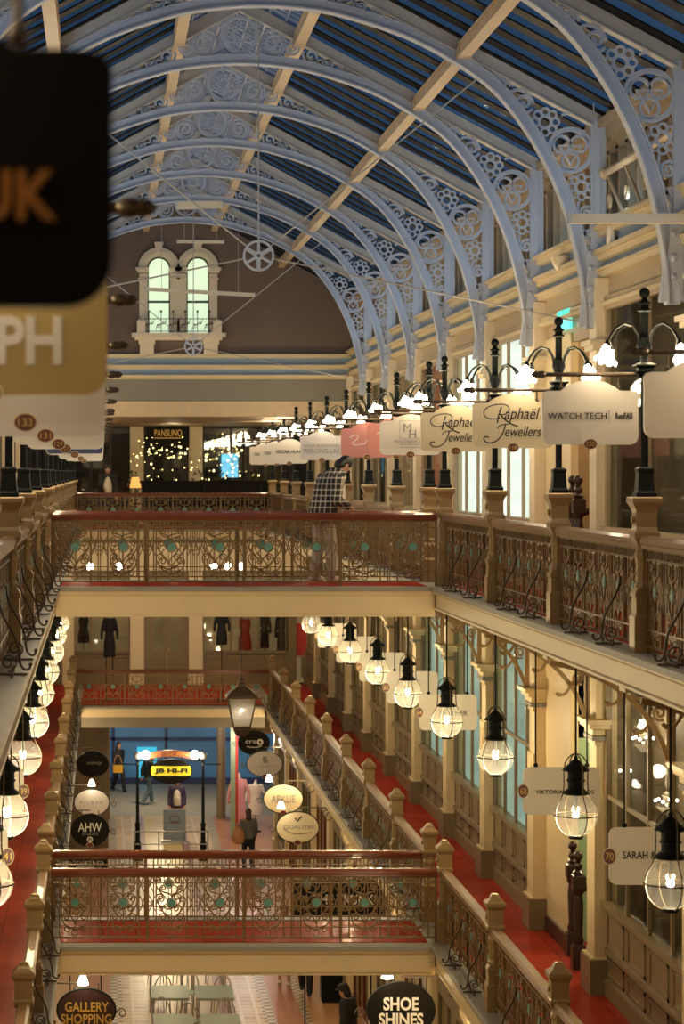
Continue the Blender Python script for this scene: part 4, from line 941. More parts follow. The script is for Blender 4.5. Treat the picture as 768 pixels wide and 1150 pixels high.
for i, y in enumerate((22.0, 26.5, 35.2, 39.3, 43.4)): lsign(-1, y, 'pale notched sign behind the left globe lanterns, %s from the camera' % ORD[i], str(41 - 2 * i))
# ---------------------------------------------------------------- people
def evalmesh(mb, vox, name, smooth=6):
    me = bpy.data.meshes.new(name); me.from_pydata(mb.v, [], mb.f); o = bpy.data.objects.new(name, me); COL.objects.link(o)
    r = o.modifiers.new('r', 'REMESH'); r.mode = 'VOXEL'; r.voxel_size = vox; r.use_smooth_shade = True
    if smooth: q = o.modifiers.new('s', 'SMOOTH'); q.iterations = smooth; q.factor = .5
    dg = bpy.context.evaluated_depsgraph_get(); dg.update(); res = bpy.data.meshes.new_from_object(o.evaluated_get(dg)); bpy.data.objects.remove(o); res.materials.clear(); return res
def limb(m, pts, rr, n=10):
    m.tube(pts, rr, n)
    for p, r in zip(pts, rr): m.ball(p, r * .99, 10)
def loft(m, rings, n=16):
    """stack of ellipses (x, y, z, rx, ry)"""
    vs = []; fs = []
    for x, y, z, rx, ry in rings:
        for k in range(n): a = 2 * pi * k / n; vs.append((x + rx * cos(a), y + ry * sin(a), z))
    for i in range(len(rings) - 1):
        for k in range(n): fs.append((i * n + k, i * n + (k + 1) % n, (i + 1) * n + (k + 1) % n, (i + 1) * n + k))
    fs.append(tuple(range(n - 1, -1, -1))); fs.append(tuple((len(rings) - 1) * n + k for k in range(n))); m.add(vs, fs)
STAND = dict(pel=(0, 0, .95), waist=(0, 0, 1.10), chest=(0, 0, 1.30), neck=(0, .01, 1.47), head=(0, .03, 1.62),
             sl=(-.18, 0, 1.41), sr=(.18, 0, 1.41), el=(-.23, -.02, 1.13), er=(.23, -.02, 1.13), wl=(-.24, .05, .89), wr=(.24, .05, .89),
             hl=(-.09, 0, .92), hr=(.09, 0, .92), kl=(-.10, .03, .50), kr=(.10, .03, .50), al=(-.10, -.01, .09), ar=(.10, -.01, .09), tilt=0.)
def person(name, label, cat, loc, rz, pose, top, legs, shoes, hair, vox=.018, hairlong=False, topmat=None, skirt=None, jacket=None, cap=None, sleeves=True, loose=0., group=None):
    J = {k: (Vector(v) if isinstance(v, tuple) else v) for k, v in {**STAND, **pose}.items()}
    t = thing(name, label, cat, loc, rz, group); m = MB(); h = J['head']; til = J['tilt']
    T = Matrix.Translation(h) @ Matrix.Rotation(-til, 4, 'X')
    def hp(x, y, z): return T @ Vector((x, y, z))
    hm = MB(); hm.ball((0, 0, .01), .092, 16, 1.22, .86, 1.04); hm.ball((0, .03, -.06), .066, 12, 1.0, .9, .95); hm.ball((0, .098, -.015), .018, 8, 1.3); hm.ball((0, .085, -.055), .026, 8, .45, 1.0, .6)
    for s in (1, -1): hm.ball((s * .082, -.005, -.01), .026, 8, 1.2, .4, .8); hm.ball((s * .033, .078, .012), .017, 8, .7)
    m.add([T @ Vector(v) for v in hm.v], hm.f)
    limb(m, [J['chest'] + Vector((0, 0, .08)), J['neck'], hp(0, -.01, -.05)], [.07, .056, .055])
    c, w, p = J['chest'], J['waist'], J['pel']
    tor = lambda e: [(p.x, p.y, p.z - .10, .13 + e, .10 + e), (p.x, p.y, p.z, .165 + e, .12 + e), (w.x, w.y, w.z, .145 + e, .10 + e), (c.x, c.y, c.z, .175 + e, .115 + e), ((c.x + J['neck'].x) / 2, (c.y + J['neck'].y) / 2, c.z + .11, .165 + e, .095 + e), (J['neck'].x, J['neck'].y, J['neck'].z + .012, .066 + e, .062 + e)]
    loft(m, tor(-.012))
    for s, q in ((-1, 'l'), (1, 'r')):
        limb(m, [J['s' + q], J['e' + q], J['w' + q]], [.052, .042, .028])
        d = (J['w' + q] - J['e' + q]).normalized(); sd_ = Vector((0, 0, 1)).cross(d); sd_ = sd_.normalized() if sd_.length > .05 else Vector((0, 1, 0))
        pc = J['w' + q] + d * .05; m.ball(pc, .036, 10)
        for k, ln_ in enumerate((.065, .075, .07, .055)):
            f0 = J['w' + q] + d * .075 + sd_ * (k - 1.5) * .018; f1 = f0 + d * ln_ * .55; f2 = f1 + (d * .7 + Vector((0, 0, -.7))).normalized() * ln_ * .5; limb(m, [f0, f1, f2], [.0095, .009, .0075], 6)
        f0 = J['w' + q] + d * .035 - sd_ * .03 * s * (-1); limb(m, [f0, f0 + d * .03 - sd_ * .025 * s * (-1), f0 + d * .06 - sd_ * .03 * s * (-1)], [.012, .011, .009], 6)
        limb(m, [J['h' + q], J['k' + q], J['a' + q]], [.082, .055, .038])
        m.ball(J['a' + q] + Vector((0, .06, -.045)), .045, 10, .8, .9, 2.2)
    link('body', evalmesh(m, vox * .8, 'body', 3), M['skin'], t)
    # top
    m = MB(); e = .022 + loose; rg = tor(e)
    if loose: rg = [(p.x, p.y, p.z - .14, .20 + loose, .15 + loose)] + rg[1:]
    loft(m, rg)
    if loose > .04: m.tube([Vector((J['neck'].x + .085 * cos(2 * pi * k / 14), J['neck'].y - .005 + .075 * sin(2 * pi * k / 14), J['neck'].z + .022 - .02 * sin(2 * pi * k / 14))) for k in range(14)], .026, 8, True)
    if sleeves:
        for q in 'lr': limb(m, [J['s' + q], J['e' + q], J['w' + q] + (J['e' + q] - J['w' + q]) * .1], [.072 + loose * .5, .060 + loose * .5, .046 + loose * .4])
    else:
        for q in 'lr': limb(m, [J['s' + q], J['s' + q] + (J['e' + q] - J['s' + q]) * .5], [.066, .06])
    link('shirt' if jacket is None else 'jacket', evalmesh(m, vox, 'top', 3), M[top], t)
    if jacket:      # light shirt showing between the open fronts
        m = MB(); loft(m, [(p.x, p.y + .06 + loose * 2, p.z - .06, .11, .13 + loose), (w.x, w.y + .06 + loose * 2, w.z + .02, .12, .14 + loose), (c.x, c.y + .05 + loose * 1.6, c.z, .10, .11 + loose * .6), (J['neck'].x, J['neck'].y + .03, J['neck'].z - .03, .05, .07)]); link('shirt', evalmesh(m, vox, 'under', 3), M[jacket], t)
    if skirt:
        m = MB(); loft(m, [(p.x, p.y, .42, .26, .22), (p.x, p.y, .7, .21, .17), (p.x, p.y, p.z + .12, .155, .12)]); link('skirt', evalmesh(m, vox, 'skirt', 3), M[skirt], t)
    else:
        m = MB(); loft(m, [(p.x, p.y, p.z - .16, .17, .125), (p.x, p.y, p.z - .05, .18, .135), (p.x, p.y, p.z + .08, .165, .125)])
        for q in 'lr': limb(m, [J['h' + q], J['k' + q], J['a' + q] + Vector((0, 0, .0))], [.10, .082, .072])
        link('trousers', evalmesh(m, vox, 'trousers', 3), M[legs], t)
    m = MB()
    for q in 'lr':
        a = J['a' + q]; m.ball(a + Vector((0, .07, -.045)), .052, 12, .85, 1.0, 2.5); m.ball(a + Vector((0, -.02, -.03)), .052, 10)
    link('shoes', evalmesh(m, vox * .8, 'shoes', 3), M[shoes], t)
    hm = MB(); hm.ball((0, -.018, .035), .102, 16, 1.12, .90, 1.02); hm.ball((0, -.052, -.045), .086, 12, 1.2, 1.02, .82)
    if hairlong: limb(hm, [(0, -.06, .0), (0, -.085, -.12), (0, -.08, -.26)], [.08, .085, .05])
    me = evalmesh(hm, vox * .7, 'hair', 3)
    for v in me.vertices: v.co = T @ v.co
    link('hair', me, M[hair], t)
    if cap:
        hm = MB(); hm.lathe([(.10, .05), (.105, .08), (.09, .13), (.05, .155), (.001, .16)], n=16); hm.prism(circ(0, .11, .075, 14, .06), .055, .07, lambda u, v, q: (u, v, q)); me = hm.mesh('cap', 35)
        for v in me.vertices: v.co = T @ v.co
        link('cap', me, M[cap], t)
    return t
# the person in the plaid shirt on the upper footbridge, looking down over the far rail
PX, PY = 3.02, 33.10
pp_ = person('person', 'person in black and cream plaid shirt leaning over the footbridge rail, head bowed', 'person', (PX, PY, ZU + .004), radians(-58),
    dict(pel=(0, -.02, .96), waist=(0, .02, 1.11), chest=(.0, .10, 1.33), neck=(.01, .21, 1.51), head=(.015, .345, 1.60), tilt=1.0,
         sl=(-.19, .13, 1.41), sr=(.20, .08, 1.40), el=(-.26, .13, 1.15), er=(.27, .02, 1.13), wl=(-.21, .27, 1.062), wr=(.16, .30, 1.035),
         hl=(-.095, -.02, .93), hr=(.095, -.02, .93), kl=(-.13, .02, .50), kr=(.11, .06, .50), al=(-.15, -.06, .09), ar=(.12, .03, .09)),
    'plaid', 'jean', 'whitecloth', 'hair', .014, jacket='whitecloth', loose=.045)
# small distant figures
def gz(px, py, zf=0.): Y = (ZE - zf) * 2720 / (py - 531); return ((px - 115) * Y / 2720, Y, zf)
x, y, z = (at(121, 0, 66.3)[0], 66.3, ZU)
person('person', 'person in dark suit with white collar behind the far upper balustrade', 'person', (x, y, z), radians(180), dict(head=(0, .06, 1.60), tilt=.4, er=(.24, .12, 1.14), wr=(.12, .32, 1.08)), 'blackcloth', 'blackcloth', 'blackcloth', 'hair', .02, jacket='whitecloth', loose=.01)
walk = dict(kl=(-.10, .16, .52), al=(-.10, .22, .10), kr=(.10, .02, .50), ar=(.10, -.24, .13), el=(-.23, -.1, 1.14), wl=(-.22, -.12, .9), er=(.23, .06, 1.13), wr=(.23, .2, .93))
x, y, z = gz(133, 889); t = person('person', 'person in black with long hair and a yellow shoulder bag at the street door', 'person', (x, y, 0), radians(-150), walk, 'blackcloth', 'blackcloth', 'blackcloth', 'hairbrown', .02, hairlong=True)
b = thing('shoulder_bag', 'mustard yellow bag carried by the long-haired person at the street door', 'bag', (x - .02, y - .42, .72)); q = MB(); q.prism([(-.16, 0), (.16, 0), (.18, .26), (-.18, .26)], -.06, .06); q.obj('pouch', M['mustard'], b, 0); q = MB(); q.stroke(bez((-.14, .25), (-.12, .72), (.12, .72), (.14, .25)), .025, .02); q.obj('strap', M['tan'], b, 0)
x, y, z = gz(166, 903); person('person', 'person in dark jacket and dusty blue trousers walking past the street door', 'person', (x, y, 0), radians(-60), dict(walk, chest=(0, .05, 1.30), neck=(0, .10, 1.45), head=(0, .17, 1.58), tilt=.3), 'blackcloth', 'bluecloth', 'whitecloth', 'hair', .02)
person('person', 'person in open purple jacket and white shirt standing behind the notice stand', 'person', (at(199, 0, 75)[0], 75.2, 0), radians(180), dict(head=(0, .05, 1.6), tilt=.3), 'purplecloth', 'tan', 'blackcloth', 'hair', .02, jacket='whitecloth', loose=.02)
t = person('person', 'person in grey top walking away past the right ground-floor shops', 'person', (at(279, 0, 68.2)[0], 68.2, 0), radians(5), dict(walk, al=(-.1, .12, .09), ar=(.1, -.14, .1)), 'greycloth', 'blackcloth', 'blackcloth', 'hairbrown', .02, hairlong=True)
b = thing('handbag', 'tan shoulder bag of the grey-topped person walking away', 'bag', (at(271, 0, 67.9)[0] - .08, 67.95, .78)); q = MB(); q.lathe([(.03, 0), (.15, .04), (.19, .18), (.14, .38), (.05, .46)], n=12, sy=.55); q.obj('pouch', M['tan'], b); q = MB(); q.stroke(bez((-.08, .42), (.0, .75), (.16, .78), (.22, .60)), .03, .02); q.obj('strap', M['tan'], b, 0)
x, y, z = gz(319, 1106); person('person', 'person in a pink skirt half hidden by the lower footbridge', 'person', (x, y, 0), radians(175), dict(walk, al=(-.1, .1, .09), ar=(.1, -.1, .09)), 'pinkcloth', 'skin', 'whitecloth', 'hairbrown', .022, skirt='pinkcloth', hairlong=True)
x, y, z = gz(346, 1116); person('person', 'person in black trousers beside the pink-skirted one under the footbridge', 'person', (x - .05, y, 0), radians(170), walk, 'blackcloth', 'blackcloth', 'blackcloth', 'hair', .022)
x, y, z = at(391, 0, 44.8)[0], 44.8, 0; person('person', 'person in black coat and cap left of the shoe shines sign', 'person', (x, y, 0), radians(60), dict(head=(0, .08, 1.60), tilt=.3), 'blackcloth', 'blackcloth', 'blackcloth', 'hair', .02, cap='blackcloth', loose=.03)

# ---------------------------------------------------------------- oval ground-floor signs
def oval(px, py, Y, lab, bm, w=.92, h=.68, s=1, num=False, lit=None):
    x, z = at(px, py, Y); t = thing('oval_sign', lab, 'sign', (x, Y, z), 0, 'oval signs of the ground-floor shops'); m = MB()
    m.prism(circ(0, 0, w / 2, 36, h / 2), -.025, .025); m.obj('board', M[bm], t, 0)
    m = MB(); m.stroke(circ(0, 0, w / 2, 36, h / 2), .022, .06, True); m.obj('rim', M['black'], t, 0)
    m = MB(); e = s * (side(s, XG - .13) * 1 - x) * (1 if s > 0 else 1)
    xe = side(s, XG - .13) - x
    m.stroke([(0, h / 2 + .08), (xe, h / 2 + .08)], .025, .025)
    for q in (-.18, .18): m.stroke([(q, h / 2 * .88), (q, h / 2 + .08)], .02, .02)
    m.stroke(spiral(xe - s * .17, h / 2 - .09, .14, .03, pi / 2, 1.4 * s, 20), .02, .02); m.stroke(spiral(-s * (w / 2 + .09), -.05, .08, .02, pi, -1.3, 14), .018, .02)
    m.obj('bracket', M['wire'], t, 0)
    if num: disc(t, 0, -h / 2 + .02, None, -.028, .07, .05)
    if lit is None: return t
    m = MB(); m.lathe([(.03, .07), (.06, .0), (.085, -.08)], (lit, -.10, h / 2 + .16), 10); m.obj('sign_lamp', M['shade'], t)
    m = MB(); m.tube([(lit, 0, h / 2 + .08), (lit, -.05, h / 2 + .26), (lit, -.10, h / 2 + .23)], .012, 6); m.obj('lamp_arm', M['wire'], t); lamp((x + lit, Y - .35, z + h / 2 + .12), 1.1, r=.06)
    return t
t = oval(334, 929, 52, 'cream oval sign with a black tick and swash lettering, nearest at right', 'creamsign', num=True, lit=-.36); text('QUALITEE', (.03, -.026, .0), t, M['greyink'], w=.66, h=.09)
m = MB(); m.stroke([(-.05, .20), (-.01, .13), (.09, .24)], .035, .004, off=-.028); m.stroke(bez((-.30, -.02), (-.2, -.16), (.1, -.17), (.3, -.1)), .012, .004, off=-.028); m.obj('swash', M['ink'], t, 0)
t = oval(318, 897, 56.3, 'cream oval sign with grey lettering, second at right', 'creamsign', num=True, lit=-.34); text('ARKLIE', (0, -.026, .0), t, M['greyink'], w=.56, h=.17)
t = oval(297, 858, 62.5, 'pale oval sign with a small square emblem, third at right', 'greysign', num=True); text('HAND & CO', (0, -.026, -.06), t, M['greyink'], w=.5, h=.05); m = MB(); m.box(-.05, .05, -.03, -.025, .06, .2); m.box(-.02, .08, -.034, -.03, .03, .14); m.obj('emblem', M['greyink'], t, 0)
t = oval(285, 834, 66.5, 'black oval sign with small white lettering, furthest at right', 'darksign', .86, .66); text('cre', (-.08, -.026, .02), t, M['whiteink'], w=.3, h=.09); m = MB(); m.stroke(circ(.17, .02, .06, 14), .05, .004, True, off=-.028); m.stroke(bez((-.2, -.1), (-.05, -.14), (.1, -.14), (.22, -.08)), .02, .004, off=-.028); m.obj('mark', M['whiteink'], t, 0)
t = oval(450, 1134, 33.6, 'black oval sign reading SHOE SHINES under the lower footbridge', 'darksign', .94, .76, lit=-.2); text('SHOE\nSHINES', (0, -.026, -.02), t, M['whiteink'], w=.62, h=.40, bold=.03, lines=.9)
t = oval(97, 1134, 35.5, 'dark oval sign reading GALLERY SHOPPING at lower left', 'plum', .86, .62, -1, lit=-.05); text('GALLERY\nSHOPPING', (.0, -.026, -.04), t, M['goldink'], w=.74, h=.32, bold=.015, lines=.9)
t = oval(101, 932, 51.5, 'black oval sign on the left with three large white capitals', 'darksign', .80, .68, -1, True); text('AHW', (0, -.026, .06), t, M['whiteink'], w=.50, h=.19); text('STUDIO', (0, -.026, -.08), t, M['greyink'], w=.34, h=.06); m = MB(); m.stroke(circ(0, -.20, .05, 14), .022, .004, True, off=-.028); m.ball((0, -.028, -.2), .016, 8); m.obj('mark', M['whiteink'], t, 0)
t = oval(103, 901, 56, 'silver oval sign with spaced capitals on the left', 'greysign', .82, .62, -1, True, lit=0.); text('P I L B A R', (0, -.026, .0), t, M['greyink'], w=.52, h=.075)
t = oval(104, 858, 62.5, 'black oval sign with glossy highlights, furthest on the left', 'darksign', .82, .66, -1); text('minty', (.05, -.026, .02), t, M['greyink'], w=.4, h=.11, shear=.3)
x, z = at(96, 972, 47); t = thing('standing_board', 'black rectangular board with white lettering just below the three-capital black oval', 'sign', (x, 47, z), 0); m = MB(); m.box(-.42, .42, -.02, .02, -.12, .17); m.obj('board', M['darksign'], t, 0); text('BUTCHART & CO', (0, -.022, .06), t, M['whiteink'], w=.7, h=.055); text('JEWELLERY', (0, -.022, -.03), t, M['whiteink'], w=.35, h=.045)
for q in (-.3, .3): m = MB(); m.tube([(q, 0, -z), (q, 0, -.12)], .014, 6); m.obj('support_leg', M['black'], t)
x, z = at(364, 1010, 44); t = thing('standing_board', 'dark rectangular board with pale lettering behind the lower footbridge rail', 'sign', (x + .25, 44, z), 0); m = MB(); m.box(-.8, .8, -.02, .02, -.3, .35); m.obj('board', M['darksign'], t, 0); text('THE TRUNK', (.1, -.022, .0), t, M['whiteink'], w=1.1, h=.18)
for q in (-.6, .6): m = MB(); m.tube([(q, 0, -z), (q, 0, -.3)], .016, 6); m.obj('support_leg', M['black'], t)

# gift shopping arch, its lamp posts and the sign below it
YA = 70.0
for px, lab in ((154.5, 'slim black lamp post at the left end of the shopping banner'), (228, 'slim black lamp post at the right end of the shopping banner')):
    t = thing('lamp_post', lab, 'lamp post', (at(px, 0, YA)[0], YA, 0)); m = MB()
    m.lathe([(.15, 0), (.15, .1), (.10, .16), (.10, .45), (.12, .48), (.07, .55), (.065, 1.0), (.085, 1.04), (.05, 1.1), (.036, 2.72), (.06, 2.75), (.03, 2.82), (.06, 2.9)], n=12); m.obj('column', M['black'], t)
    m = MB(); m.ball((0, 0, 3.02), .12, 14); m.obj('ball_top', M['steel'], t, 60); m = MB(); m.tube([(-.5 if px < 200 else .0, 0, 2.78), (.0 if px < 200 else .5, 0, 2.78)], .02, 6); m.obj('cross_arm', M['black'], t)
    lx = .22 if px < 200 else -.24; m = MB(); m.ball((lx, -.1, 3.06), .13, 14); m.obj('lit_globe', M['globelamp'], t, 60); m = MB(); m.tube([(0, 0, 2.85), (lx, -.1, 2.94)], .015, 6); m.obj('globe_arm', M['black'], t); lamp((at(px, 0, YA)[0] + lx, YA - .35, 3.0), 10, (1, .85, .66), .1)
t = thing('arched_banner', 'red-brown arched banner lettered in gold between the lamp posts', 'sign', (at(191, 0, YA)[0], YA, 2.9)); m = MB(); n = 14
m.prism([(-.75 + 1.5 * k / n, .0 + .10 * sin(pi * k / n)) for k in range(n + 1)] + [(.75 - 1.5 * k / n, .17 + .12 * sin(pi * k / n)) for k in range(n + 1)], -.03, .03); m.obj('board', M['banner'], t, 0)
text('GIFT', (-.42, -.032, .15), t, M['orangeink'], w=.36, h=.15, bold=.02); text('SHOPPING', (.25, -.032, .165), t, M['orangeink'], w=.74, h=.15, bold=.02)
m = MB(); m.tube([(-.95, 0, -.02), (.95, 0, -.02)], .018, 6); m.obj('cross_bar', M['black'], t)
t = thing('oval_sign', 'black oval sign with bright yellow strip hanging under the banner', 'sign', (at(192, 0, YA)[0], YA - .05, ZE - 335 * YA / 2720)); m = MB(); m.prism(circ(0, 0, .62, 36, .36), -.03, .03); m.obj('board', M['darksign'], t, 0)
m = MB(); m.prism([(-.56, -.13), (.54, -.13), (.58, -.06), (.58, .08), (.54, .15), (-.56, .15), (-.58, .08), (-.58, -.06)], -.04, -.03); m.obj('yellow_strip', M['yellow'], t, 0); text('JB HI-FI', (0, -.041, .01), t, M['ink'], w=.96, h=.17, bold=.05)
for q in (-.3, .3): m = MB(); m.tube([(q, .04, .3), (q, .04, .42)], .012, 5); m.obj('hanger', M['black'], t)
# notice stand and stairwell rails
x, y, _ = gz(196, 946); t = thing('notice_stand', 'grey notice stand with an oval crest in front of the purple-jacketed person', 'notice board', (x, y, 0)); m = MB(); m.box(-.34, .34, -.04, .04, .08, 1.0); m.box(-.30, .30, -.05, -.04, .14, .94); m.obj('panel', M['bluegrey'], t, 0); m = MB(); m.box(-.4, .4, -.2, .2, 0, .06); m.obj('foot', M['steel'], t, 0)
m = MB(); m.stroke(circ(0, .72, .14, 20, .09), .02, .006, True, off=-.053); m.stroke([(-.18, .6), (.18, .6)], .02, .006, off=-.053); m.obj('crest', M['redenamel'], t, 0)
t = thing('stairwell_railing', 'low pale metal railing around the stairwell between the lamp posts', 'railing', (at(192, 0, 69)[0], 69, 0)); m = MB()
for z in (.98, .62, .3): m.tube([(-1.05, 0, z), (1.05, 0, z)], .018, 6)
m.obj('rail', M['steel'], t)
for q in (-1.05, -.35, .35, 1.05): m = MB(); m.tube([(q, 0, 0), (q, 0, 1.0)], .022, 6); m.obj('upright', M['steel'], t)
# big hanging street lantern on the centre line
x, zt = at(270, 762, 33.0); t = thing('hanging_street_lantern', 'large four-sided lantern with frosted panes hanging above the ground-floor ovals', 'lantern', (x, 32.75, zt)); m = MB()
m.sq([(.20, -.235), (.212, -.225), (.20, -.20), (.13, -.13), (.085, -.10), (.08, -.09), (.062, -.08), (.055, -.04), (.02, -.02), (.015, .0), (.028, .012), (.012, .03), (.001, .06)]); m.obj('roof', M['irondark'], t, 0)
m = MB(); m.sq([(.185, -.235), (.108, -.63)]); m.obj('frosted_panes', M['frost'], t, 0)
m = MB()
for a in range(4): c = cos(pi / 4 + a * pi / 2) * sqrt(2); s = sin(pi / 4 + a * pi / 2) * sqrt(2); m.tube([(.19 * c, .19 * s, -.23), (.11 * c, .11 * s, -.63)], .011, 6)
m.sq([(.115, -.65), (.125, -.63), (.115, -.62)]); m.sq([(.05, -.76), (.09, -.72), (.12, -.66), (.115, -.65)]); m.obj('frame', M['irondark'], t, 0)
m = MB(); m.lathe([(.008, -.62), (.010, -.5), (.02, -.46), (.012, -.43)], n=8); m.obj('burner', M['black'], t); m = MB(); m.ball((0, 0, -.41), .018, 8); m.obj('flame_bulb', M['bulb'], t, 60)
m = MB(); m.tube([(0, 0, .05), (0, 0, ZU - .37 - zt)], .006, 5); m.obj('hanging_rod', M['black'], t)

# ---------------------------------------------------------------- dresses and far shop displays
def dress(px, pyt, pyb, Y, lab, mt, zf, sleeves=False, w=.17, twin=True, stand=True, grp=None):
    x, zt = at(px, pyt, Y); _, zb = at(px, pyb, Y); t = thing('dress_form', lab, 'dress form', (x, Y, zf), 0, grp); zt -= zf; zb -= zf; H = zt - zb; m = MB()
    loft(m, [(0, 0, zb, w * 1.05, w * .6), (0, 0, zb + .3 * H, w * 1.02, w * .62), (0, 0, zb + .55 * H, w * .72, w * .5), (0, 0, zb + .75 * H, w * .95, w * .55), (0, 0, zb + .88 * H, w * .8, w * .4)]); 
    if sleeves:
        for s in (1, -1): limb(m, [(s * w * .85, 0, zb + .85 * H), (s * w * 1.3, 0, zb + .6 * H), (s * w * 1.35, -.04, zb + .42 * H)], [.05, .045, .04], 8)
    else:
        for s in (1, -1): limb(m, [(s * w * .55, 0, zb + .86 * H), (s * w * .5, 0, zt)], [.02, .015], 6)
    link('dress', evalmesh(m, .022, 'dress', 2), M[mt], t); m = MB(); loft(m, [(0, 0, zb + .8 * H, .09, .06), (0, 0, zt - .06, .05, .05), (0, 0, zt, .03, .03)], 10); m.obj('torso', M['whitecloth'] if mt != 'blackcloth' else M['beige'], t, 40)
    if stand:
        m = MB()
        for q in ((-.09, .09) if twin else (0,)): m.tube([(q, 0, 0), (q, 0, zb + .1)], .014, 6)
        m.lathe([(.18, 0), (.18, .02), (.03, .04)], n=14); m.obj('stand', M['black'], t, 35)
    return t
dress(94, 690, 722, 71.35, 'short black dress with straps in the left end window', 'blackcloth', ZL, w=.17, twin=False)
dress(123, 688, 738, 66.0, 'black long-sleeved outfit on a tall twin-rod stand, left', 'blackcloth', ZL, True, .16)
dress(249, 686, 724, 66.0, 'black short-sleeved dress on a tall stand, right of the end door', 'blackcloth', ZL, True, .15, twin=False)
dress(275, 690, 733, 71.4, 'bright red long dress in the right end window', 'redcloth', ZL, w=.19, twin=False)
dress(297, 686, 728, 71.35, 'black dress beside the red one in the right end window', 'blackcloth', ZL, True, .13, twin=False)
dress(316, 686, 736, 71.3, 'black coat at the right edge of the right end window', 'blackcloth', ZL, True, .13, twin=False)
dress(268, 868, 925, 74.6, 'pink floral dress on a form in the bright ground-floor window', 'pinkcloth', .0, True, .24, twin=False)
dress(287, 876, 915, 75.6, 'white and pink top on a form beside the pink floral dress', 'whitecloth', .0, True, .22, twin=False)
lamp((4.45, 73.3, 3.2), 22, (1, .8, .7), .1); lamp((4.4, 76, 3.0), 20, (1, .85, .75), .1)
# fairy lights and dark planting in front of the end shop on the upper level
def garland(pts, n, lab):
    t = thing('fairy_light_string', lab, 'fairy lights', (0, 0, 0), 0, 'fairy light strings'); m = MB(); w = MB(); prev = None
    P_ = []
    for i in range(n):
        u = i / (n - 1) * (len(pts) - 1); k = min(len(pts) - 2, int(u)); f = u - k
        px = pts[k][0] + (pts[k + 1][0] - pts[k][0]) * f + random.uniform(-6, 6); py = pts[k][1] + (pts[k + 1][1] - pts[k][1]) * f + random.uniform(-11, 11); x, z = at(px, py, 69.8); P_.append((x, 69.8 + random.uniform(-.2, .2), z))
    for p in P_: m.ball(p, random.choice((.010, .013, .016, .020, .030)), 6)
    w.tube(P_, .004, 4); w.obj('wire', M['black'], t, 0); o = m.obj('bulbs', M['fairy'], t, 60); o['kind'] = 'stuff'
garland([(152, 520), (158, 505), (168, 500), (180, 512), (190, 506), (203, 500), (214, 520)], 46, 'fairy light string draped around the end shop doorway')
garland([(228, 512), (240, 506), (256, 497), (268, 503), (262, 518), (245, 522)], 42, 'dense fairy light cluster in the right end shop window')
garland([(160, 535), (176, 526), (192, 540), (214, 530), (236, 538)], 18, 'sparse fairy light string low across the end shop')
garland([(250, 545), (262, 530), (280, 540), (300, 528)], 14, 'sparse fairy light string low at right of the blue screen')
for i, (px, w) in enumerate(((190, .55), (247, .6), (222, .5), (285, .6), (150, .5), (128, .45))):
    x, _ = at(px, 0, 69.2); t = thing('potted_shrub', 'dark potted shrub before the end shop, %s' % ('in front of the doorway', 'in the middle of the right window', 'against the right cream column', 'at the right end of the row', 'against the left cream column', 'beside the person in the dark suit')[i], 'plant', (x, 69.3, ZU), 0, 'potted shrubs before the end shop'); m = MB(); m.lathe([(.14, 0), (.2, .4), (.22, .42), (.18, .44)], n=12); m.obj('pot', M['darksign'], t)
    m = MB()
    for k in range(90):
        a = random.uniform(0, 2 * pi); zz = random.uniform(.42, 1.5); r = w * .6 * (1 - abs(zz - .8) / 1.3) * random.uniform(.3, 1); v = Vector((r * cos(a), r * sin(a), zz)); d = Vector((random.uniform(-1, 1), random.uniform(-1, 1), random.uniform(-.5, 1))).normalized() * .14; q = d.cross(Vector((0, 0, 1))).normalized() * .04
        m.add([v, v + d * .5 + q, v + d, v + d * .5 - q], [(0, 1, 2, 3)])
    m.obj('leaves', M['leaf'], t, 0)
x, z = at(189, 488, 70.6); t = thing('shop_sign', 'dark sign with gold letters over the end shop doorway', 'sign', (x, 70.85, z)); m = MB(); m.box(-.62, .62, -.04, .04, -.45, .45); m.obj('board', M['darksign'], t, 0); text('PANSUNO', (0, -.042, .05), t, M['goldink'], w=.8, h=.2); m = MB(); m.stroke([(-.4, -.1), (.4, -.1)], .02, .004, off=-.045); m.obj('rule', M['goldink'], t, 0)
x, z = at(258, 523, 70.4); t = thing('display_screen', 'bright blue screen on a stand among the fairy lights of the end shop', 'screen', (x, 70.4, ZU)); MB().box(-.24, .24, -.03, .03, z - ZU - .34, z - ZU + .34).obj('screen_panel', M['screen'], t, 0); m = MB(); m.box(-.03, .03, -.02, .02, 0, z - ZU - .34); m.box(-.25, .25, -.15, .15, 0, .03); m.obj('stand', M['black'], t, 0)
for i, px in enumerate((101, 134, 240, 256, 271)):
    x, z = at(px, 636, 67.5); t = thing('globe_pendant', 'white globe pendant lamp above the far lower walkway, %s from left' % ORD[i], 'lamp', (x, 67.5, z), 0, 'globe pendants of the far lower walkway'); m = MB(); m.ball((0, 0, 0), .10, 14); m.obj('globe', M['globelamp'], t, 60); m = MB(); m.tube([(0, 0, .13), (0, 0, ZU - .36 - z)], .01, 6); m.obj('rod', M['black'], t)
x, z = at(230, 549, 67.0); t = thing('planter_barrier', 'long black barrier with faint white lettering before the end shop', 'barrier', (x, 67.2, ZU)); m = MB(); m.box(-1.75, 1.75, -.05, .05, .1, 1.22); m.box(-1.8, 1.8, -.08, .08, 1.22, 1.28); m.obj('panel', M['darksign'], t, 0)
for q in (-1.6, 0, 1.6): m = MB(); m.box(q - .04, q + .04, -.2, .2, 0, 1.2); m.obj('post', M['black'], t, 0)
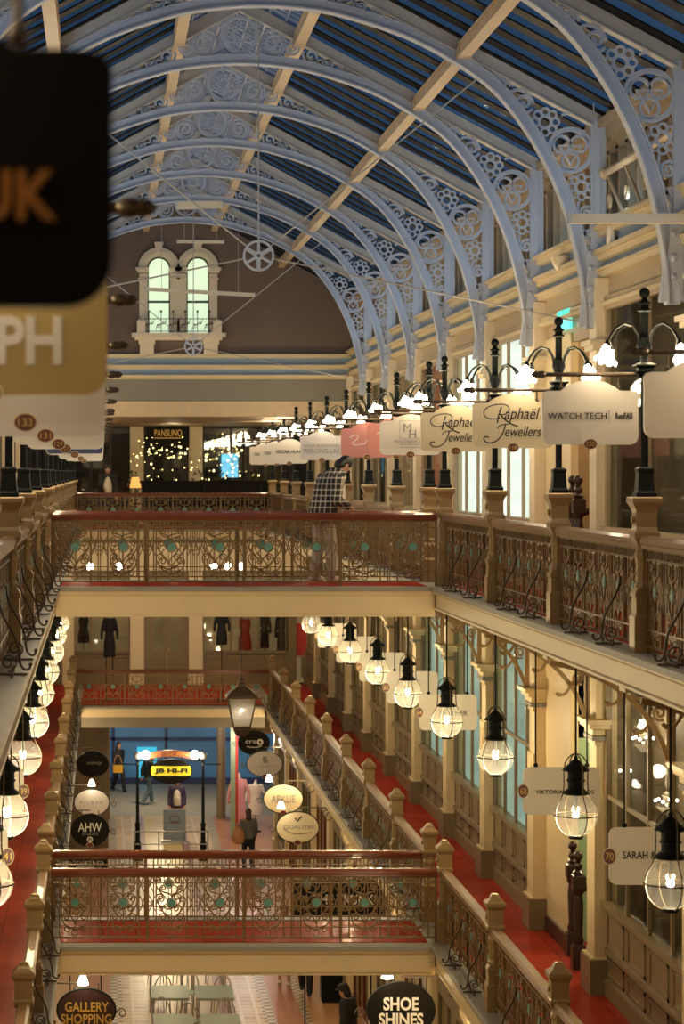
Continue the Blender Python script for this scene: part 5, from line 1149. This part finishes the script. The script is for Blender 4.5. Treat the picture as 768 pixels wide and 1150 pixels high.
for q, s_ in ((-1.25, 'COFFEE'), (-.4, 'PASTRIES'), (.45, 'CHOCOLATE'), (1.3, 'TEA')): text(s_, (q, -.052, .92), t, M['greyink'], w=.55, h=.09)
x, _ = at(152, 0, 68); t = thing('floor_lamp', 'small orange glowing lamp beside the suited person', 'lamp', (x, 68, ZU)); m = MB(); m.lathe([(.12, 0), (.12, .03), (.02, .05), (.02, 1.1)], n=10); m.obj('stem', M['black'], t); m = MB(); m.lathe([(.16, 1.08), (.10, 1.38)], n=14); m.obj('lamp_shade', mat('orange_lamp_shade', (.8, .33, .08), .6, emit=.35), t, 60)
# lamps of the end shop seen through its glass
for i, (px, py) in enumerate(((131, 433), (138, 433), (129, 446), (139, 446), (240, 432), (254, 432), (269, 431), (283, 431), (243, 447), (262, 447), (280, 446))):
    x, z = at(px, py, 71.5); t = thing('shop_pendant', 'small white pendant lamp inside the end shop, %s of the row from left' % ORD[i], 'lamp', (x, 71.5, z), 0, 'pendant lamps in the end shop'); m = MB(); m.lathe([(.02, .10), (.06, .06), (.09, -.03), (.06, -.08)], n=10); m.obj('lamp_shade', M['globelamp'], t, 60); m = MB(); m.tube([(0, 0, .1), (0, 0, max(.2, ZE + 1.40 - z))], .006, 5); m.obj('cord', M['black'], t)
# chandeliers added inside the nearest lower right shop, imitating reflections in its glass
for i, (px, py, Y) in enumerate(((735, 785, 24.6), (700, 870, 25.6), (748, 905, 24.0), (722, 835, 26.0))):
    x, z = at(px, py, Y); x = XW + .22; Yc = x * 2720 / (px - 115); z = ZE - (py - 531) * Yc / 2720
    t = thing('reflection_chandelier', 'added chandelier standing for a reflection in the nearest lower right shop, %s' % ('highest', 'left lower', 'rightmost', 'between the others')[i], 'chandelier', (x, Yc, z), 0, 'chandeliers standing for reflections'); m = MB(); m.lathe([(.01, .16), (.05, .12), (.02, .06), (.08, .03), (.12, 0), (.02, -.10)], n=10); m.obj('crystal_body', M['frost'], t)
    m = MB()
    for k in range(6): a = k * pi / 3; m.ball((.12 * cos(a), .12 * sin(a), .06), .018, 8)
    m.obj('candle_bulbs', M['globelamp'], t, 60); m = MB(); m.tube([(0, 0, .15), (0, 0, ZU - .33 - z)], .005, 5); m.obj('chain', M['wire'], t); lamp((x, Yc, z + .25), 3, (1, .82, .55), .05)
# glass tables and wire chairs under the lower footbridge
k = 0
tb = None
for Y in (46.2, 48.8, 51.4):
    for X_ in (1.35, 2.25):
        lab = 'green-tinted glass table with pale metal legs, %s row, %s' % (('nearest', 'middle', 'furthest')[int((Y - 46) / 2.6)], 'left of centre' if X_ < 1.8 else 'right of centre')
        if tb: o = dup(tb, (X_, Y, 0), None, lab)
        else:
            tb = thing('glass_table', lab, 'table', (X_, Y, 0), 0, 'glass cafe tables'); m = MB(); m.box(-.38, .38, -.6, .6, .73, .748); m.obj('glass_top', M['tableglass'], tb, 0); m = MB(); m.stroke([(-.36, -.58), (.36, -.58), (.36, .58), (-.36, .58)], .03, .03, True, lambda u, v, q: (u, v, .71 + q)); m.obj('frame', M['steel'], tb, 0)
            for sx in (-.33, .33):
                for sy in (-.55, .55): m = MB(); m.tube([(sx, sy, 0), (sx, sy, .72)], .017, 6); m.obj('leg', M['steel'], tb)
ch = None; i = 0
for Y in (44.7, 47.5, 50.1, 52.9):
    for X_, rz in ((1.2, .2), (1.75, -.3), (2.45, .1)):
        lab = 'pale wire-backed cafe chair, %s row of chairs, %s' % (ORD[int((Y - 44) / 2.75)], ('left', 'middle', 'right')[[1.2, 1.75, 2.45].index(X_)])
        if ch: dup(ch, (X_, Y, 0), rz + (pi if i % 2 else 0), lab)
        else:
            ch = thing('wire_chair', lab, 'chair', (X_, Y, 0), rz, 'wire cafe chairs'); m = MB(); m.lathe([(.20, .44), (.21, .455), (.20, .47)], n=16); m.obj('seat', M['tableglass'], ch)
            m = MB(); fn = lambda u, v, q: (u, -.2 + q - (v - .46) * .15, v); m.stroke(bez((-.19, .46), (-.19, 1.0), (.19, 1.0), (.19, .46), 14), .02, .02, False, fn); m.stroke([(-.07, .46), (-.05, .84)], .012, .012, False, fn); m.stroke([(.07, .46), (.05, .84)], .012, .012, False, fn); m.obj('backrest', M['steel'], ch, 0)
            for sx in (-.15, .15):
                for sy in (-.15, .15): m = MB(); m.tube([(sx * 1.2, sy * 1.2, 0), (sx, sy, .45)], .012, 6); m.obj('leg', M['steel'], ch)
        i += 1
x, y, _ = gz(372, 1124); t = thing('litter_bin', 'square black bin beside the right ground-floor pilaster', 'bin', (x, y, 0)); m = MB(); m.sq([(.2, 0), (.22, .03), (.22, .85), (.24, .87), (.24, .93)]); m.obj('body', M['black'], t, 0); m = MB(); m.sq([(.24, .93), (.2, .99), (.05, 1.02)]); m.obj('lid', M['irondark'], t, 0)
# green-lit vent window over the upper stair
o = MB().box(-.02, .02, -.42, .42, -.13, .13).obj('stair_vent_window', M['exitgreen'], smooth=0, loc=(XW - .03, 31.4, ZE + 1.98)); struct(o)

# ---------------------------------------------------------------- light, sky, camera
for y in (16, 24, 32, 40, 48, 56, 63): lamp((2 * XC - XG + .6, y, 4.3), 15, r=.15); lamp((XG - .6, y, 4.3), 15, r=.15)
for x in (-1, 2, 5): lamp((x, 68, ZE + 1.0), 4, r=.2); lamp((x, 67.5, ZU - 1.2), 19, r=.2)
lamp((2, 81.5, 3.8), 110, r=.3); lamp((2, 74.0, 4.2), 62, r=.3)  # added warm lights without fittings, brightening the pavement and entrance tiles
lamp((7.4, 30.6, ZL + 3.2), 40, r=.1); lamp((7.4, 30.4, ZU + 3.0), 18, r=.1)
for y in (22.5, 26.8): lamp((6.25, y, ZL + 3.7), 5, r=.1)
def uplight(loc, tgt, watts, sx, sy, col):
    d = bpy.data.lights.new('added_roof_light', 'AREA'); d.shape = 'RECTANGLE'; d.size = sx; d.size_y = sy; d.energy = watts; d.color = col
    o = bpy.data.objects.new('added_roof_light', d); COL.objects.link(o); o.location = loc; o.rotation_euler = (Vector(tgt) - Vector(loc)).to_track_quat('-Z', 'Y').to_euler()
COOL = (.48, .72, 1.)
for y in (14.5, 18.6, 22.8, 27, 31.1, 35.3, 39.4, 43.6, 47.8, 52):      # added cool area lights without fittings along both cornices, brightening the trusses
    uplight((side(-1, 5.6), y, ZE + 3.0), (3.6, y + 4, ZE + 5.6), 5 if y < 25 else 8, 1.6, .12, COOL)
    uplight((5.6, y, ZE + 3.0), (.4, y + 4, ZE + 5.6), 2.2 if y < 25 else 4, 1.6, .12, COOL)
for y in (3.6, 8, 12): lamp((XP, y, lpz + 1.12), 14, r=.2)
w = bpy.data.worlds.new('dusk_sky'); SC.world = w; w.use_nodes = True; nt = w.node_tree; bg = nt.nodes['Background']
tc = nt.nodes.new('ShaderNodeTexCoord'); nz = nt.nodes.new('ShaderNodeTexNoise'); nz.inputs['Scale'].default_value = 2.2; nz.inputs['Detail'].default_value = 4
cr = nt.nodes.new('ShaderNodeValToRGB'); cr.color_ramp.elements[0].position = .35; cr.color_ramp.elements[1].position = .68
cr.color_ramp.elements[0].color = (.005, .0105, .019, 1); cr.color_ramp.elements[1].color = (.019, .036, .062, 1)
nt.links.new(tc.outputs['Generated'], nz.inputs[0]); nt.links.new(nz.outputs[0], cr.inputs[0]); nt.links.new(cr.outputs[0], bg.inputs[0]); bg.inputs[1].default_value = 1.0
cd = bpy.data.cameras.new('camera'); cam = bpy.data.objects.new('camera', cd); COL.objects.link(cam); SC.camera = cam
cam.location = (0, 0, ZE); cam.rotation_euler = (pi / 2, 0, 0)
cd.sensor_fit = 'HORIZONTAL'; cd.sensor_width = 24; cd.lens = 85; cd.clip_start = .1; cd.clip_end = 300
W_, H_ = 768., 1150.
cd.shift_x = (W_ / 2 - 115) / W_; cd.shift_y = -(H_ / 2 - 531) / W_
cd.dof.use_dof = True; cd.dof.focus_distance = 30; cd.dof.aperture_fstop = 4.0
vs = SC.view_settings; vs.view_transform = 'Standard'; vs.look = 'None'; vs.gamma = 1; vs.exposure = 2.05; vs.use_curve_mapping = False
SC.cycles.use_denoising = True; SC.cycles.max_bounces = 6; SC.cycles.diffuse_bounces = 3; SC.cycles.glossy_bounces = 3; SC.cycles.transparent_max_bounces = 16; SC.cycles.transmission_bounces = 4
SC.cycles.sample_clamp_indirect = 4.0; SC.cycles.caustics_reflective = False; SC.cycles.caustics_refractive = False
